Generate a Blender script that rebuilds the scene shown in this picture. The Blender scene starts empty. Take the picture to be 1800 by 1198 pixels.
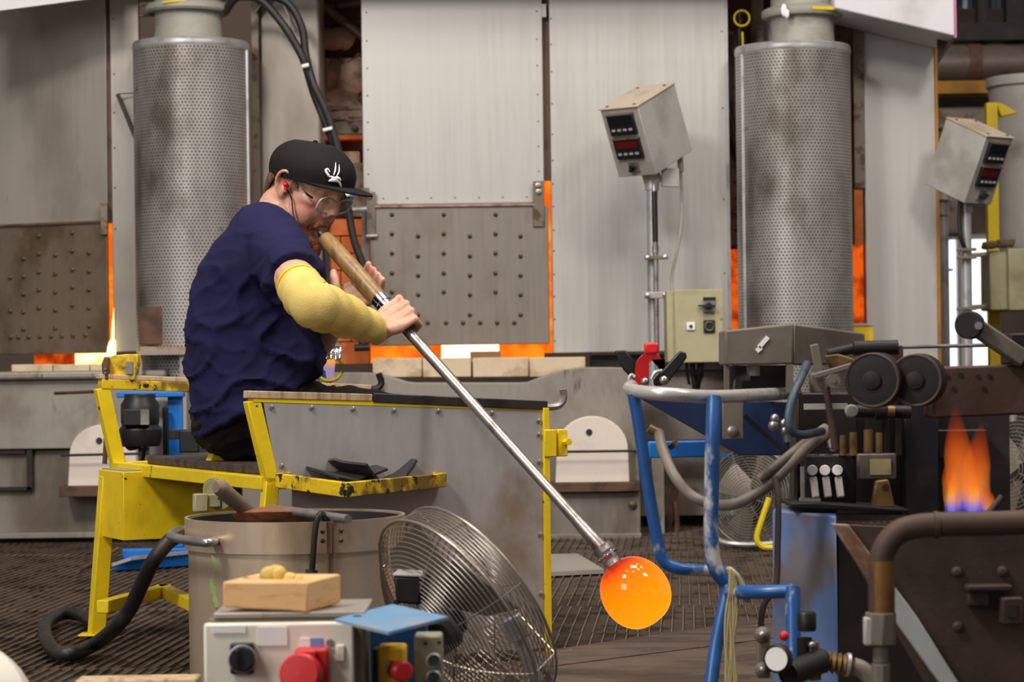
import bpy, bmesh, math, random
from mathutils import Vector, Matrix, noise
V = Vector
random.seed(7)
scn = bpy.context.scene
COL = scn.collection
# ---------------------------------------------------------------- camera
F = 4200.0; CY = 636.0; H = 0.65; ROLL = 0.013      # focal length in px, horizon row, eye height, roll
cam_d = bpy.data.cameras.new('camera'); cam = bpy.data.objects.new('camera', cam_d); COL.objects.link(cam)
_n = math.sqrt(1 + ROLL * ROLL)
cam.matrix_world = Matrix(((1/_n, ROLL/_n, 0, 0), (0, 0, -1, 0), (-ROLL/_n, 1/_n, 0, H), (0, 0, 0, 1)))
cam_d.sensor_fit = 'HORIZONTAL'; cam_d.sensor_width = 36.0; cam_d.lens = 36.0 * F / 1800
cam_d.shift_y = (CY - 599) / 1800
cam_d.clip_end = 80
cam_d.dof.use_dof = True; cam_d.dof.focus_distance = 5.3; cam_d.dof.aperture_fstop = 8.0
scn.camera = cam
# ---------------------------------------------------------------- light and exposure
scn.view_settings.view_transform = 'Standard'; scn.view_settings.look = 'None'
scn.view_settings.gamma = 1.0; scn.view_settings.use_curve_mapping = False
scn.view_settings.exposure = 0.0
wd = bpy.data.worlds.new('hall_ambient'); scn.world = wd; wd.use_nodes = True
wd.node_tree.nodes['Background'].inputs[0].default_value = (0.80, 0.74, 0.70, 1)
wd.node_tree.nodes['Background'].inputs[1].default_value = 0.29

def area(name, loc, target, size, power, color=(1, 1, 1), size_y=None, spread=180):
    d = bpy.data.lights.new(name, 'AREA'); d.energy = power; d.color = color; d.size = size
    if size_y: d.shape = 'RECTANGLE'; d.size_y = size_y
    d.spread = math.radians(spread)
    o = bpy.data.objects.new(name, d); COL.objects.link(o); o.location = loc
    o.rotation_euler = (V(target) - V(loc)).to_track_quat('-Z', 'Y').to_euler()
    return o
WARM = (1, .94, .88)
area('hall_lamp_left', (-2.6, 2.2, 4.6), (-.5, 7.5, .6), 0.9, 215, WARM)
area('hall_lamp_right', (2.9, 3.4, 4.6), (.4, 8.6, .9), 0.9, 95, WARM)
area('hall_lamp_mid', (0.4, 5.0, 5.0), (.2, 8.4, .3), 1.2, 90, WARM)
area('hall_window_light', (-5.0, -1.5, 3.0), (0, 7, .8), 2.4, 125, (.97, .97, 1))
for i, (x, y) in enumerate([(-1.4, 3.6), (0.2, 3.2), (1.4, 4.2), (2.0, 5.4), (1.2, 6.2)]):
    area('ceiling_lamp', (x, y, 5.2), (x, y, 0), 0.3, 18, WARM)

# ---------------------------------------------------------------- pixel <-> world helpers (photo frame 1800 x 1198)
def P(u, v, Y):
    a = (u - 900) / F; b = (CY - v) / F
    return V((Y * (a + ROLL * b), Y, H + Y * (b - ROLL * a)))
def G(u, v, z=0.0):
    a = (u - 900) / F; b = (CY - v) / F
    return P(u, v, (z - H) / (b - ROLL * a))
def RX(u0, v0, u1, v1, Y):
    um = (u0 + u1) / 2; vm = (v0 + v1) / 2
    return P(u0, vm, Y).x, P(u1, vm, Y).x, P(um, v1, Y).z, P(um, v0, Y).z

# ---------------------------------------------------------------- mesh builder
class MB:
    def __init__(s): s.v = []; s.f = []
    def add(s, vs, fs):
        n = len(s.v); s.v += [V(p) for p in vs]; s.f += [[i + n for i in f] for f in fs]; return s
    def box(s, c, d, R=None):
        c = V(c); h = V(d) / 2; vs = []
        for sx in (-1, 1):
            for sy in (-1, 1):
                for sz in (-1, 1):
                    p = V((sx * h.x, sy * h.y, sz * h.z)); vs.append(c + (R @ p if R else p))
        return s.add(vs, [(0, 1, 3, 2), (4, 6, 7, 5), (0, 4, 5, 1), (2, 3, 7, 6), (0, 2, 6, 4), (1, 5, 7, 3)])
    def bx(s, x0, x1, y0, y1, z0, z1):
        return s.box(((x0+x1)/2, (y0+y1)/2, (z0+z1)/2), (abs(x1-x0), abs(y1-y0), abs(z1-z0)))
    def pb(s, u0, v0, u1, v1, Y, t):
        x0, x1, z0, z1 = RX(u0, v0, u1, v1, Y); return s.bx(x0, x1, Y, Y + t, z0, z1)
    def bar(s, p0, p1, w, h, up=(0, 0, 1)):
        p0 = V(p0); p1 = V(p1); d = p1 - p0; L = d.length; d.normalize(); up = V(up)
        if abs(d.dot(up)) > .98: up = V((0, 1, 0))
        sx = d.cross(up).normalized(); uz = sx.cross(d)
        R = Matrix((d, sx, uz)).transposed()
        return s.box((p0 + p1) / 2, (L, w, h), R)
    def tube(s, pts, r, seg=10, caps=True, closed=False):
        pts = [V(p) for p in pts]; n = len(pts); rs = r if isinstance(r, (list, tuple)) else [r] * n
        t = []
        for i in range(n):
            if closed: d = pts[(i+1) % n] - pts[i-1]
            else: d = pts[min(i+1, n-1)] - pts[max(i-1, 0)]
            t.append(d.normalized() if d.length > 1e-9 else V((0, 0, 1)))
        a = V((0, 0, 1)) if abs(t[0].z) < .9 else V((1, 0, 0))
        u = t[0].cross(a).normalized(); vs = []
        for i in range(n):
            if i: u = (u - t[i] * u.dot(t[i])).normalized()
            w = t[i].cross(u)
            for k in range(seg):
                q = 2 * math.pi * k / seg
                rr = rs[i]
                if isinstance(rr, tuple): vs.append(pts[i] + u * (rr[0] * math.cos(q)) + w * (rr[1] * math.sin(q)))
                else: vs.append(pts[i] + (u * math.cos(q) + w * math.sin(q)) * rr)
        fs = []
        for i in range(n if closed else n - 1):
            j = (i + 1) % n
            for k in range(seg): fs.append((i*seg+k, i*seg+(k+1) % seg, j*seg+(k+1) % seg, j*seg+k))
        if caps and not closed:
            fs.append(list(range(seg))[::-1]); fs.append([(n-1)*seg+k for k in range(seg)])
        return s.add(vs, fs)
    def cyl(s, p0, p1, r, r1=None, seg=20, caps=True):
        return s.tube([p0, p1], [r, r if r1 is None else r1], seg, caps)
    def ring(s, c, n, R, r, seg=40, ts=6, arc=None):
        c = V(c); n = V(n).normalized(); a = V((0, 0, 1)) if abs(n.z) < .9 else V((1, 0, 0))
        u = n.cross(a).normalized(); w = n.cross(u)
        if arc:
            k = [arc[0] + (arc[1]-arc[0]) * i / seg for i in range(seg + 1)]
            return s.tube([c + (u*math.cos(q) + w*math.sin(q)) * R for q in k], r, ts)
        return s.tube([c + (u*math.cos(2*math.pi*i/seg) + w*math.sin(2*math.pi*i/seg)) * R for i in range(seg)], r, ts, closed=True)
    def lathe(s, prof, base, axis=(0, 0, 1), seg=32, closed=False, arc=None):
        base = V(base); n = V(axis).normalized(); a = V((0, 0, 1)) if abs(n.z) < .9 else V((0, 1, 0))
        u = n.cross(a).normalized(); w = n.cross(u); vs = []; fs = []
        m = len(prof)
        for (r, h) in prof:
            for k in range(seg):
                q = 2*math.pi*k/seg; vs.append(base + n*h + (u*math.cos(q)+w*math.sin(q))*max(r, 1e-4))
        for i in range(m if closed else m-1):
            j = (i+1) % m
            for k in range(seg): fs.append((i*seg+k, i*seg+(k+1) % seg, j*seg+(k+1) % seg, j*seg+k))
        if not closed:
            fs.append(list(range(seg))[::-1]); fs.append([(m-1)*seg+k for k in range(seg)])
        return s.add(vs, fs)
    def prism(s, poly, vec):
        n = len(poly); vec = V(vec); vs = [V(p) for p in poly] + [V(p)+vec for p in poly]
        fs = [list(range(n))[::-1], [n+i for i in range(n)]] + [(i, (i+1) % n, n+(i+1) % n, n+i) for i in range(n)]
        return s.add(vs, fs)
    def sph(s, c, r, seg=16, rings=10, R=None):
        c = V(c); r = r if isinstance(r, (tuple, list)) else (r, r, r); vs = []; fs = []
        def q(p): return c + (R @ p if R else p)
        vs.append(q(V((0, 0, r[2]))))
        for i in range(1, rings):
            t = math.pi*i/rings
            for k in range(seg):
                f = 2*math.pi*k/seg; vs.append(q(V((r[0]*math.sin(t)*math.cos(f), r[1]*math.sin(t)*math.sin(f), r[2]*math.cos(t)))))
        vs.append(q(V((0, 0, -r[2])))); L = len(vs)-1
        for k in range(seg):
            fs.append((0, 1+k, 1+(k+1) % seg)); b = 1+(rings-2)*seg; fs.append((L, b+(k+1) % seg, b+k))
        for i in range(rings-2):
            for k in range(seg): a = 1+i*seg; fs.append((a+k, a+seg+k, a+seg+(k+1) % seg, a+(k+1) % seg))
        return s.add(vs, fs)
    def sheet(s, nu, nv, fn, t):
        """surface fn(i/nu, j/nv) given thickness t along its normal"""
        g = [[V(fn(i/nu, j/nv)) for j in range(nv+1)] for i in range(nu+1)]; vs = []; N = (nu+1)*(nv+1)
        nr = []
        for i in range(nu+1):
            for j in range(nv+1):
                a = g[min(i+1, nu)][j]-g[max(i-1, 0)][j]; b = g[i][min(j+1, nv)]-g[i][max(j-1, 0)]
                nr.append(a.cross(b).normalized()); vs.append(g[i][j])
        vs += [vs[k]-nr[k]*t for k in range(N)]; fs = []
        W = nv+1
        for i in range(nu):
            for j in range(nv):
                a = i*W+j; fs.append((a, a+1, a+W+1, a+W)); fs.append((N+a, N+a+W, N+a+W+1, N+a+1))
        for i in range(nu):
            a = i*W; fs.append((a, a+W, N+a+W, N+a)); a = i*W+nv; fs.append((a+W, a, N+a, N+a+W))
        for j in range(nv):
            fs.append((j+1, j, N+j, N+j+1)); a = nu*W+j; fs.append((a, a+1, N+a+1, N+a))
        return s.add(vs, fs)

def cr(pts, n=6):
    """Catmull-Rom through the points"""
    p = [V(q) for q in pts]; p = [p[0]*2-p[1]] + p + [p[-1]*2-p[-2]]; out = []
    for i in range(1, len(p)-2):
        for k in range(n):
            t = k/n; a, b, c, d = p[i-1:i+3]
            out.append(.5*((2*b)+(c-a)*t+(2*a-5*b+4*c-d)*t*t+(3*b-a-3*c+d)*t**3))
    out.append(p[-2]); return out

# ---------------------------------------------------------------- objects
WP = {}
def mesh_of(name, mb, org, m, smooth=38):
    me = bpy.data.meshes.new(name); me.from_pydata([v-org for v in mb.v], [], mb.f)
    bm = bmesh.new(); bm.from_mesh(me); bmesh.ops.recalc_face_normals(bm, faces=bm.faces); bm.to_mesh(me); bm.free()
    if m: me.materials.append(m)
    if smooth:
        for p in me.polygons: p.use_smooth = True
        me.set_sharp_from_angle(angle=math.radians(smooth))
    return me
def tag(o, label=None, cat=None, group=None, kind=None):
    if label: o['label'] = label
    if cat: o['category'] = cat
    if group: o['group'] = group
    if kind: o['kind'] = kind
    return o
def put(name, mb, m, parent=None, bevel=0, smooth=38, label=None):
    if parent: org = WP[parent.name]
    else:
        xs = [v.x for v in mb.v]; ys = [v.y for v in mb.v]; zs = [v.z for v in mb.v]
        org = V(((min(xs)+max(xs))/2, (min(ys)+max(ys))/2, min(zs)))
    o = bpy.data.objects.new(name, mesh_of(name, mb, org, m, smooth)); COL.objects.link(o)
    if parent: o.parent = parent
    else: o.location = org
    WP[o.name] = org.copy()
    if bevel:
        b = o.modifiers.new('bevel', 'BEVEL'); b.width = bevel; b.segments = 2; b.limit_method = 'ANGLE'; b.angle_limit = .7
    if label: o['label'] = label
    return o
def thing(name, label, cat, loc, group=None):
    o = bpy.data.objects.new(name, None); COL.objects.link(o); o.location = V(loc); o.empty_display_size = .05
    WP[o.name] = V(loc); return tag(o, label, cat, group)
def many(name, mb, m, parent, spots, smooth=38, bevel=0):
    """one mesh modelled about the origin, one object per spot (position or (position, rotation))"""
    me = None; out = []
    for sp in spots:
        pos, R = (sp if isinstance(sp, tuple) and isinstance(sp[1], Matrix) else (sp, None))
        if me is None: me = mesh_of(name, mb, V((0, 0, 0)), m, smooth)
        o = bpy.data.objects.new(name, me); COL.objects.link(o); o.parent = parent
        o.location = V(pos) - WP[parent.name]
        if R: o.rotation_euler = R.to_euler()
        if bevel:
            b = o.modifiers.new('bevel', 'BEVEL'); b.width = bevel; b.segments = 1
        WP[o.name] = V(pos); out.append(o)
    return out
def struct(name, mb, m, parent=None, bevel=0):
    o = put(name, mb, m, parent, bevel)
    if not parent: o['kind'] = 'structure'
    return o

# ---------------------------------------------------------------- materials
def lin(c):
    return tuple((x/255/12.92 if x/255 <= .04045 else ((x/255+.055)/1.055)**2.4) for x in c[:3]) + (1,)
class NT:
    def __init__(s, name):
        s.m = bpy.data.materials.new(name); s.m.use_nodes = True; s.t = s.m.node_tree; s.t.nodes.clear()
        s.out = s.n('ShaderNodeOutputMaterial')
    def n(s, k, **kw):
        x = s.t.nodes.new(k)
        for a, b in kw.items(): setattr(x, a, b)
        return x
    def l(s, a, b): s.t.links.new(a, b)
    def val(s, sock, x):
        if hasattr(x, 'is_linked'): s.l(x, sock)
        else: sock.default_value = x
    def math(s, op, a, b=0.0, c=None):
        k = s.n('ShaderNodeMath', operation=op); s.val(k.inputs[0], a); s.val(k.inputs[1], b)
        if c is not None: s.val(k.inputs[2], c)
        return k.outputs[0]
    def noise(s, vec, scale, detail=5, rough=.55):
        k = s.n('ShaderNodeTexNoise'); s.l(vec, k.inputs['Vector']); k.inputs['Scale'].default_value = scale
        k.inputs['Detail'].default_value = detail; k.inputs['Roughness'].default_value = rough; return k.outputs['Fac']
    def ramp(s, f, lo, hi):
        k = s.n('ShaderNodeMapRange', interpolation_type='SMOOTHSTEP'); s.l(f, k.inputs[0])
        k.inputs[1].default_value = lo; k.inputs[2].default_value = hi; return k.outputs[0]
    def mix(s, f, a, b, blend='MIX'):
        k = s.n('ShaderNodeMix', data_type='RGBA', blend_type=blend); s.val(k.inputs[0], f)
        s.val(k.inputs[6], a); s.val(k.inputs[7], b); return k.outputs[2]
    def coord(s, stretch=(1, 1, 1), off=(0, 0, 0)):
        t = s.n('ShaderNodeTexCoord'); mp = s.n('ShaderNodeMapping'); s.l(t.outputs['Object'], mp.inputs[0])
        mp.inputs['Scale'].default_value = stretch; mp.inputs['Location'].default_value = off; return mp.outputs[0]
_seed = [0]
def mat(name, c, rough=.5, metal=0.0, c2=None, sc=6, thr=(.5, .68), st=(1, 1, 1), c3=None, sc3=20, thr3=(.6, .66), st3=(1, 1, 1),
        var=.10, vsc=30, vst=(1, 1, 1), bump=0.0, bsc=80, spec=.5, coat=0.0, rv=.12):
    N = NT(name); _seed[0] += 1; off = (_seed[0]*3.7, _seed[0]*1.3, 0)
    b = N.n('ShaderNodeBsdfPrincipled'); N.l(b.outputs[0], N.out.inputs[0])
    x = N.coord(st, off); col = lin(c)
    k = N.noise(N.coord(vst, off), vsc, 4)
    f = N.math('MULTIPLY_ADD', k, 2*var, 1-var)
    if c2: col = N.mix(N.ramp(N.noise(x, sc, 6), *thr), col, lin(c2))
    if c3: col = N.mix(N.ramp(N.noise(N.coord(st3, off), sc3, 6, .6), *thr3), col, lin(c3))
    cc = N.n('ShaderNodeCombineColor'); 
    for i in range(3): N.l(f, cc.inputs[i])
    col = N.mix(1.0, col, cc.outputs[0], 'MULTIPLY'); N.l(col, b.inputs['Base Color'])
    N.l(N.math('MULTIPLY_ADD', k, 2*rv, rough-rv), b.inputs['Roughness'])
    b.inputs['Metallic'].default_value = metal; b.inputs['Specular IOR Level'].default_value = spec
    b.inputs['Coat Weight'].default_value = coat
    if bump:
        bp = N.n('ShaderNodeBump'); bp.inputs['Strength'].default_value = bump; bp.inputs['Distance'].default_value = .004
        N.l(N.noise(N.coord(vst, off), bsc, 5), bp.inputs['Height']); N.l(bp.outputs[0], b.inputs['Normal'])
    return N.m
def hot(name, c1, c2, s1, s2, sc=8, thr=(.4, .65), st=(1, 1, 1)):
    N = NT(name); e = N.n('ShaderNodeEmission'); N.l(e.outputs[0], N.out.inputs[0])
    f = N.ramp(N.noise(N.coord(st), sc, 5), *thr)
    N.l(N.mix(f, lin(c1), lin(c2)), e.inputs[0]); N.l(N.math('MULTIPLY_ADD', f, s2-s1, s1), e.inputs[1]); return N.m
def perf(name, R, pitch=.0142):
    """perforated sheet rolled about the z axis of its object; dark staggered holes"""
    N = NT(name); b = N.n('ShaderNodeBsdfPrincipled'); N.l(b.outputs[0], N.out.inputs[0])
    t = N.n('ShaderNodeTexCoord'); sx = N.n('ShaderNodeSeparateXYZ'); N.l(t.outputs['Object'], sx.inputs[0])
    u = N.math('MULTIPLY', N.math('ARCTAN2', sx.outputs[0], sx.outputs[1]), R/pitch)
    v = N.math('MULTIPLY', sx.outputs[2], 1/(pitch*.866))
    row = N.math('FLOOR', v); u2 = N.math('ADD', u, N.math('MULTIPLY', N.math('MODULO', row, 2.0), .5))
    du = N.math('SUBTRACT', N.math('FRACT', u2), .5); dv = N.math('MULTIPLY', N.math('SUBTRACT', N.math('FRACT', v), .5), .866)
    d = N.math('SQRT', N.math('ADD', N.math('MULTIPLY', du, du), N.math('MULTIPLY', dv, dv)))
    hole = N.ramp(d, .29, .19)
    x = N.coord((1, 1, .5), (R*7, 3, R*31)); base = N.mix(N.ramp(N.noise(x, 5.0, 6), .42, .72), lin((174, 170, 165)), lin((104, 96, 87)))
    base = N.mix(N.ramp(N.noise(N.coord((1, 1, 1), (3, 1, R)), 18, 6), .66, .72), base, lin((150, 128, 98)))
    k = N.noise(N.coord((1, 1, .05)), 60, 3); 
    N.l(N.mix(hole, base, lin((66, 57, 50))), b.inputs['Base Color'])
    b.inputs['Metallic'].default_value = .55; N.l(N.math('MULTIPLY_ADD', k, .25, .3), b.inputs['Roughness'])
    bp = N.n('ShaderNodeBump', invert=True); bp.inputs['Strength'].default_value = .5; bp.inputs['Distance'].default_value = .003
    N.l(hole, bp.inputs['Height']); N.l(bp.outputs[0], b.inputs['Normal'])
    return N.m
VST = (1, 1, .03)
M = {}
M['panel'] = mat('brushed_sheet_steel', (196, 193, 188), .42, .35, (176, 168, 158), 2.2, (.5, .75), (1, 1, .35), (160, 140, 112), 9, (.68, .8), (1.6, 1, .12), .03, 60, VST, 0, 30)
M['panel_dim'] = mat('dusty_sheet_steel', (168, 160, 150), .5, .3, (140, 130, 118), 2.5, (.45, .75), (1, 1, .5), (120, 100, 80), 14, (.66, .76), (1, 1, .2), .07, 40, VST, .05, 30)
M['panel_white'] = mat('white_painted_hood', (222, 220, 222), .5, 0, (200, 194, 190), 3, (.55, .75), var=.04)
M['door'] = mat('heat_stained_steel', (140, 132, 122), .45, .4, (122, 110, 96), 4, (.48, .75), (1, 1, .8), (146, 132, 110), 9, (.66, .78), (1.5, 1, .4), .09, 50, (1, 1, .06), .12, 40)
M['door_brown'] = mat('brown_heat_stained_steel', (122, 106, 90), .48, .4, (92, 74, 54), 4, (.45, .68), (1, 1, .8), (146, 118, 84), 7, (.64, .76), (1, 1, .4), .09, 50, (1, 1, .06), .12, 40)
M['stud'] = mat('scorched_stud', (84, 70, 56), .45, .5, (120, 100, 74), 60)
M['bracket'] = mat('brown_steel_bracket', (124, 112, 98), .5, .4, (92, 66, 46), 18, (.5, .65))
M['frame_brown'] = mat('brown_oxide_frame', (104, 74, 62), .6, .1, (70, 52, 44), 9)
M['rust'] = mat('rusty_angle_iron', (104, 74, 56), .65, .25, (70, 52, 42), 12, (.4, .65), bump=.2)
M['brick'] = mat('cream_fire_brick', (216, 196, 166), .85, 0, (182, 158, 128), 9, (.5, .7), bump=.25, bsc=90, spec=.2, c3=(150, 118, 86), sc3=6, thr3=(.66, .8))
M['brick_orange'] = mat('glow_tinted_terracotta', (206, 112, 62), .8, 0, (176, 92, 52), 7, (.45, .7), bump=.25, bsc=70, spec=.2)  # terracotta that also carries the furnace glow on the recess bricks
M['ceramic'] = mat('white_ceramic_fibre_board', (232, 220, 206), .85, 0, (214, 198, 182), 6, (.5, .72), bump=.15, spec=.2, var=.04)
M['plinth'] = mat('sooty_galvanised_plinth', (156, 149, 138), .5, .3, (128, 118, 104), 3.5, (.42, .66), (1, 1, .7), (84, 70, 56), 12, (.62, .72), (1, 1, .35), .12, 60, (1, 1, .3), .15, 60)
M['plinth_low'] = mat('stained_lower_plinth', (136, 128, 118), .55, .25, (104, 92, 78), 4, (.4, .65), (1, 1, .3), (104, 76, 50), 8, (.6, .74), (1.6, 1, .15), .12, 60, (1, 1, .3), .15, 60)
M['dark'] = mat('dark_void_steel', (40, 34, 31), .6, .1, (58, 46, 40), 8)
M['black'] = mat('black_plastic', (26, 25, 26), .45, 0, var=.1)
M['blackmetal'] = mat('blackened_steel', (44, 38, 35), .5, .4, (66, 54, 46), 10, (.5, .68))
M['cable'] = mat('black_rubber_cable', (34, 29, 27), .5, 0, (52, 44, 38), 14)
M['steel'] = mat('bare_steel', (178, 174, 170), .32, .8, (140, 134, 126), 14, (.5, .7), var=.08)
M['galv'] = mat('galvanised_tube', (186, 184, 184), .4, .5, (150, 146, 144), 9, (.5, .7))
M['chrome'] = mat('polished_chrome', (225, 224, 224), .12, 1.0, var=.04, rv=.05)
M['boxgrey'] = mat('warm_grey_enamel', (186, 181, 175), .5, .1, (166, 160, 153), 5)
M['boxtop'] = mat('dusty_cream_enamel', (206, 190, 166), .6, 0, (186, 168, 142), 7)
M['olive'] = mat('cream_green_enamel', (178, 170, 134), .55, 0, (156, 146, 110), 6, (.5, .7), c3=(140, 110, 76), sc3=10, thr3=(.68, .74))
M['redglow'] = mat('dim_red_display', (92, 20, 18), .3, 0)
M['white'] = mat('white_plastic', (250, 247, 243), .45, 0, var=.03)
M['insul'] = mat('mineral_wool_insulation', (176, 152, 132), .95, 0, (120, 98, 82), 7, (.45, .65), (1, 1, 2), bump=.8, bsc=26, spec=.1)
M['duct'] = mat('wrapped_grey_duct', (166, 164, 152), .6, .15, (140, 136, 124), 6, (.5, .7), (1, 1, 3), bump=.2)
M['yellow'] = mat('chipped_yellow_paint', (234, 202, 22), .5, 0, (214, 176, 16), 5, (.5, .72), c3=(44, 34, 22), sc3=34, thr3=(.66, .69), bump=.1)
M['yellow_dirty'] = mat('burnt_yellow_paint', (226, 188, 22), .55, 0, (120, 92, 20), 14, (.45, .6), c3=(30, 22, 16), sc3=30, thr3=(.56, .62), bump=.2)
M['ochre'] = mat('ochre_beam_paint', (176, 124, 40), .7, 0, (136, 96, 34), 4)
M['blue'] = mat('scuffed_blue_paint', (34, 96, 168), .45, .05, (26, 70, 128), 7, (.5, .7), c3=(176, 176, 176), sc3=16, thr3=(.66, .72))
M['bluebright'] = mat('bright_blue_paint', (24, 116, 206), .5, 0, (40, 92, 150), 6, (.6, .75), c3=(120, 84, 60), sc3=20, thr3=(.7, .76))
M['wood'] = mat('worn_pale_wood', (196, 168, 132), .7, 0, (150, 122, 92), 8, (.45, .7), (8, 8, 1), bump=.15)
M['darkwood'] = mat('charred_plank', (70, 58, 52), .75, 0, (42, 36, 34), 9, (.45, .65), (1, 5, 5), bump=.2)
# ================================================================ SETTING
M['floor'] = mat('dark_shop_floor', (46, 38, 33), .8, 0, (33, 27, 24), 2.5, (.4, .66), c3=(110, 96, 84), sc3=50, thr3=(.66, .72), bump=.2, spec=.25)
M['grate'] = mat('worn_floor_grating', (118, 101, 86), .5, .4, (72, 60, 50), 9, (.45, .65))
M['plate'] = mat('oily_floor_plate', (96, 79, 66), .6, .25, (66, 52, 44), 3.5, (.42, .62), (1, 2.5, 1), (140, 120, 104), 26, (.66, .72), bump=.2, spec=.4)
fl = struct('floor', MB().bx(-7, 7, .5, 18, -.12, -.045), M['floor'])
M['hallwall'] = mat('dim_hall_wall', (120, 102, 90), .8, 0, (92, 78, 70), 1.2)
# back wall with a window opening on the right
YB = 15.0
wx0, wx1, wz0, wz1 = RX(1640, 412, 1748, 660, YB)
b = MB().bx(-8, wx0, YB, YB+.2, 0, 6).bx(wx1, 8, YB, YB+.2, 0, 6).bx(wx0, wx1, YB, YB+.2, wz1, 6).bx(wx0, wx1, YB, YB+.2, 0, wz0)
struct('wall_back', b, M['hallwall'])
day = NT('daylight_outside'); e = day.n('ShaderNodeEmission'); day.l(e.outputs[0], day.out.inputs[0])
xx = day.coord(); f = day.ramp(day.noise(xx, 2.2, 3), .45, .6)
day.l(day.mix(f, lin((250, 252, 255)), lin((214, 232, 236))), e.inputs[0]); e.inputs[1].default_value = 1.5
w = struct('window_1', MB().bx(wx0, wx1, YB+.05, YB+.06, wz0, wz1), day.m)
fr = MB(); 
for x in (wx0+.015, (wx0*1.3+wx1)/2.3, wx1-.015): fr.bx(x-.015, x+.015, YB-.01, YB+.05, wz0, wz1)
for z in (wz0+.015, wz1-.015): fr.bx(wx0, wx1, YB-.01, YB+.05, z-.015, z+.015)
put('window_frame', fr, M['galv'], w)

# gratings: one mesh, laid in rows; each panel is a piece of the floor
ga = math.atan2(1209-900, F); gd = V((math.sin(ga), math.cos(ga), 0)); gx = V((math.cos(ga), -math.sin(ga), 0))
PW, PL = 1.0, .62
gm = MB(); nb = 37
RG = Matrix((gx, gd, V((0, 0, 1)))).transposed()
for i in range(nb+1):
    x = -PW/2+PW*i/nb; gm.box(RG @ V((x, 0, -.008)), (.0030, PL-.012, .016), RG)
for j in range(42):
    y = -PL/2+.006+(PL-.012)*j/41; gm.box(RG @ V((0, y, -.010)), (PW, .0026, .010), RG)
o0 = G(1130, 1064); spots = []
for j in range(-3, 6):
    for i in range(-3, 2):
        spots.append(o0 + gx*(PW*1.005*(i+.12*((j*7) % 5-2))) + gd*(PL*(j+.5)) - V((0, 0, .0)))
many('grating_panel', gm, M['grate'], fl, spots, smooth=0)
# steel floor plates in the foreground on the right
def plate(pts, th=.008, z=0.012):
    return MB().prism([G(u, v, z) for u, v in pts], (0, 0, -th))
struct('trim_1', plate([(940, 1145), (1420, 1076), (1470, 1106), (950, 1172)]), M['plate'], fl)
struct('trim_2', plate([(955, 1172), (1475, 1107), (1900, 1210), (1500, 1420), (1060, 1300)], .008, .010), M['plate'], fl)
# shiny loose plate lying on the grating by the bench
o = put('floor_cover_plate', MB().prism([G(900, 1008, .014), (G(1062, 1000, .014)), G(1015, 972, .014), G(880, 975, .014)], (0, 0, -.013)), M['panel_dim'])
tag(o, 'grey smooth steel plate lying on the floor grating beyond the hot glass', 'plate')

struct('shade_canopy', MB().bx(-2.6, 1.55, 8.90, 9.9, 2.16, 2.22), M['panel_white'], None)  # unseen canopy overhead, placed so its shadow falls on the panel tops
# ================================================================ FURNACES
YF = 9.25
def studs(parent, pts, Y, r=.0058):
    s = MB().lathe([(r*1.5, 0), (r*1.5, .0025), (r, .004), (r*.9, .010), (r*.4, .012)], (0, 0, 0), (0, -1, 0), 10)
    many('stud_bolt', s, M['stud'], parent, [P(u, v, Y) for u, v in pts])
def rivets(parent, pts, Y, r=.0035, m='stud'):
    s = MB().lathe([(r, 0), (r*.8, .0015), (r*.2, .0025)], (0, 0, 0), (0, -1, 0), 8)
    many('rivet', s, M[m], parent, [P(u, v, Y) for u, v in pts])
# ---- centre furnace
cf = thing('glass_furnace', 'centre furnace with light steel panels, studded lift door and glowing mouth', 'furnace', P(800, 640, YF+.2))
up = put('upper_panel', MB().pb(635, -260, 953, 358, YF, .03), M['panel'], cf, .003)
rivets(up, [(644+.012*v, v) for v in (22, 72, 120, 168, 215, 263, 306)] + [(943+.014*v, v) for v in (20, 69, 115, 166, 213, 257, 301)] +
       [(674+i*42, 349-.5*i) for i in range(7)], YF)
rp = put('side_panel', MB().pb(967, -260, 1277, 618, YF-.005, .03), M['panel'], cf, .003)
rivets(rp, [(968+.0125*v, v) for v in (33, 78, 126, 182, 236, 282, 323, 363, 404, 441, 482, 521, 561, 599)] + [(1268+.012*v, v) for v in (55, 190, 350, 480)], YF-.005)
put('panel_seam', MB().pb(1277, -200, 1283, 905, YF-.008, .05), M['galv'], rp)
dr = put('lift_door', MB().pb(651, 363, 965, 606, YF-.02, .028), M['door'], cf, .004)
studs(dr, [(x, y) for x in (689, 780, 871) for y in (377, 411, 445, 480, 513) ] + [(x, y) for x in (735, 826, 915) for y in (415, 450, 484, 518, 553)] +
      [(x, 567) for x in (752, 784, 814, 844, 874, 904)], YF-.02)
put('door_lip', MB().bar(P(660, 363, YF-.02), P(940, 359.5, YF-.02), .02, .008), M['steel'], dr)
br = put('hinge_bracket', MB().pb(937, 318, 957, 398, YF-.03, .012), M['bracket'], cf, .002)
s = MB().lathe([(.011, 0), (.011, .008), (.007, .009), (.007, .014)], (0, 0, 0), (0, -1, 0), 6)
many('bracket_bolt', s, M['steel'], br, [P(946, 326, YF-.03), P(947, 337, YF-.03)])
br = put('hinge_bracket', MB().pb(644, 337, 660, 413, YF-.03, .012), M['bracket'], cf, .002)
many('bracket_bolt', s, M['steel'], br, [P(650, 345, YF-.03)])
put('latch_pin', MB().cyl(P(644, 415, YF-.035), P(663, 414, YF-.035), .007), M['galv'], cf)
put('side_flange', MB().pb(637, 330, 650, 600, YF-.012, .02), M['bracket'], cf)
put('pipe_elbow', MB().tube(cr([P(614, 352, YF-.08), P(615, 366, YF-.08), P(622, 369, YF-.08), P(645, 367, YF-.08)], 4), .012), M['galv'], cf)
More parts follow.
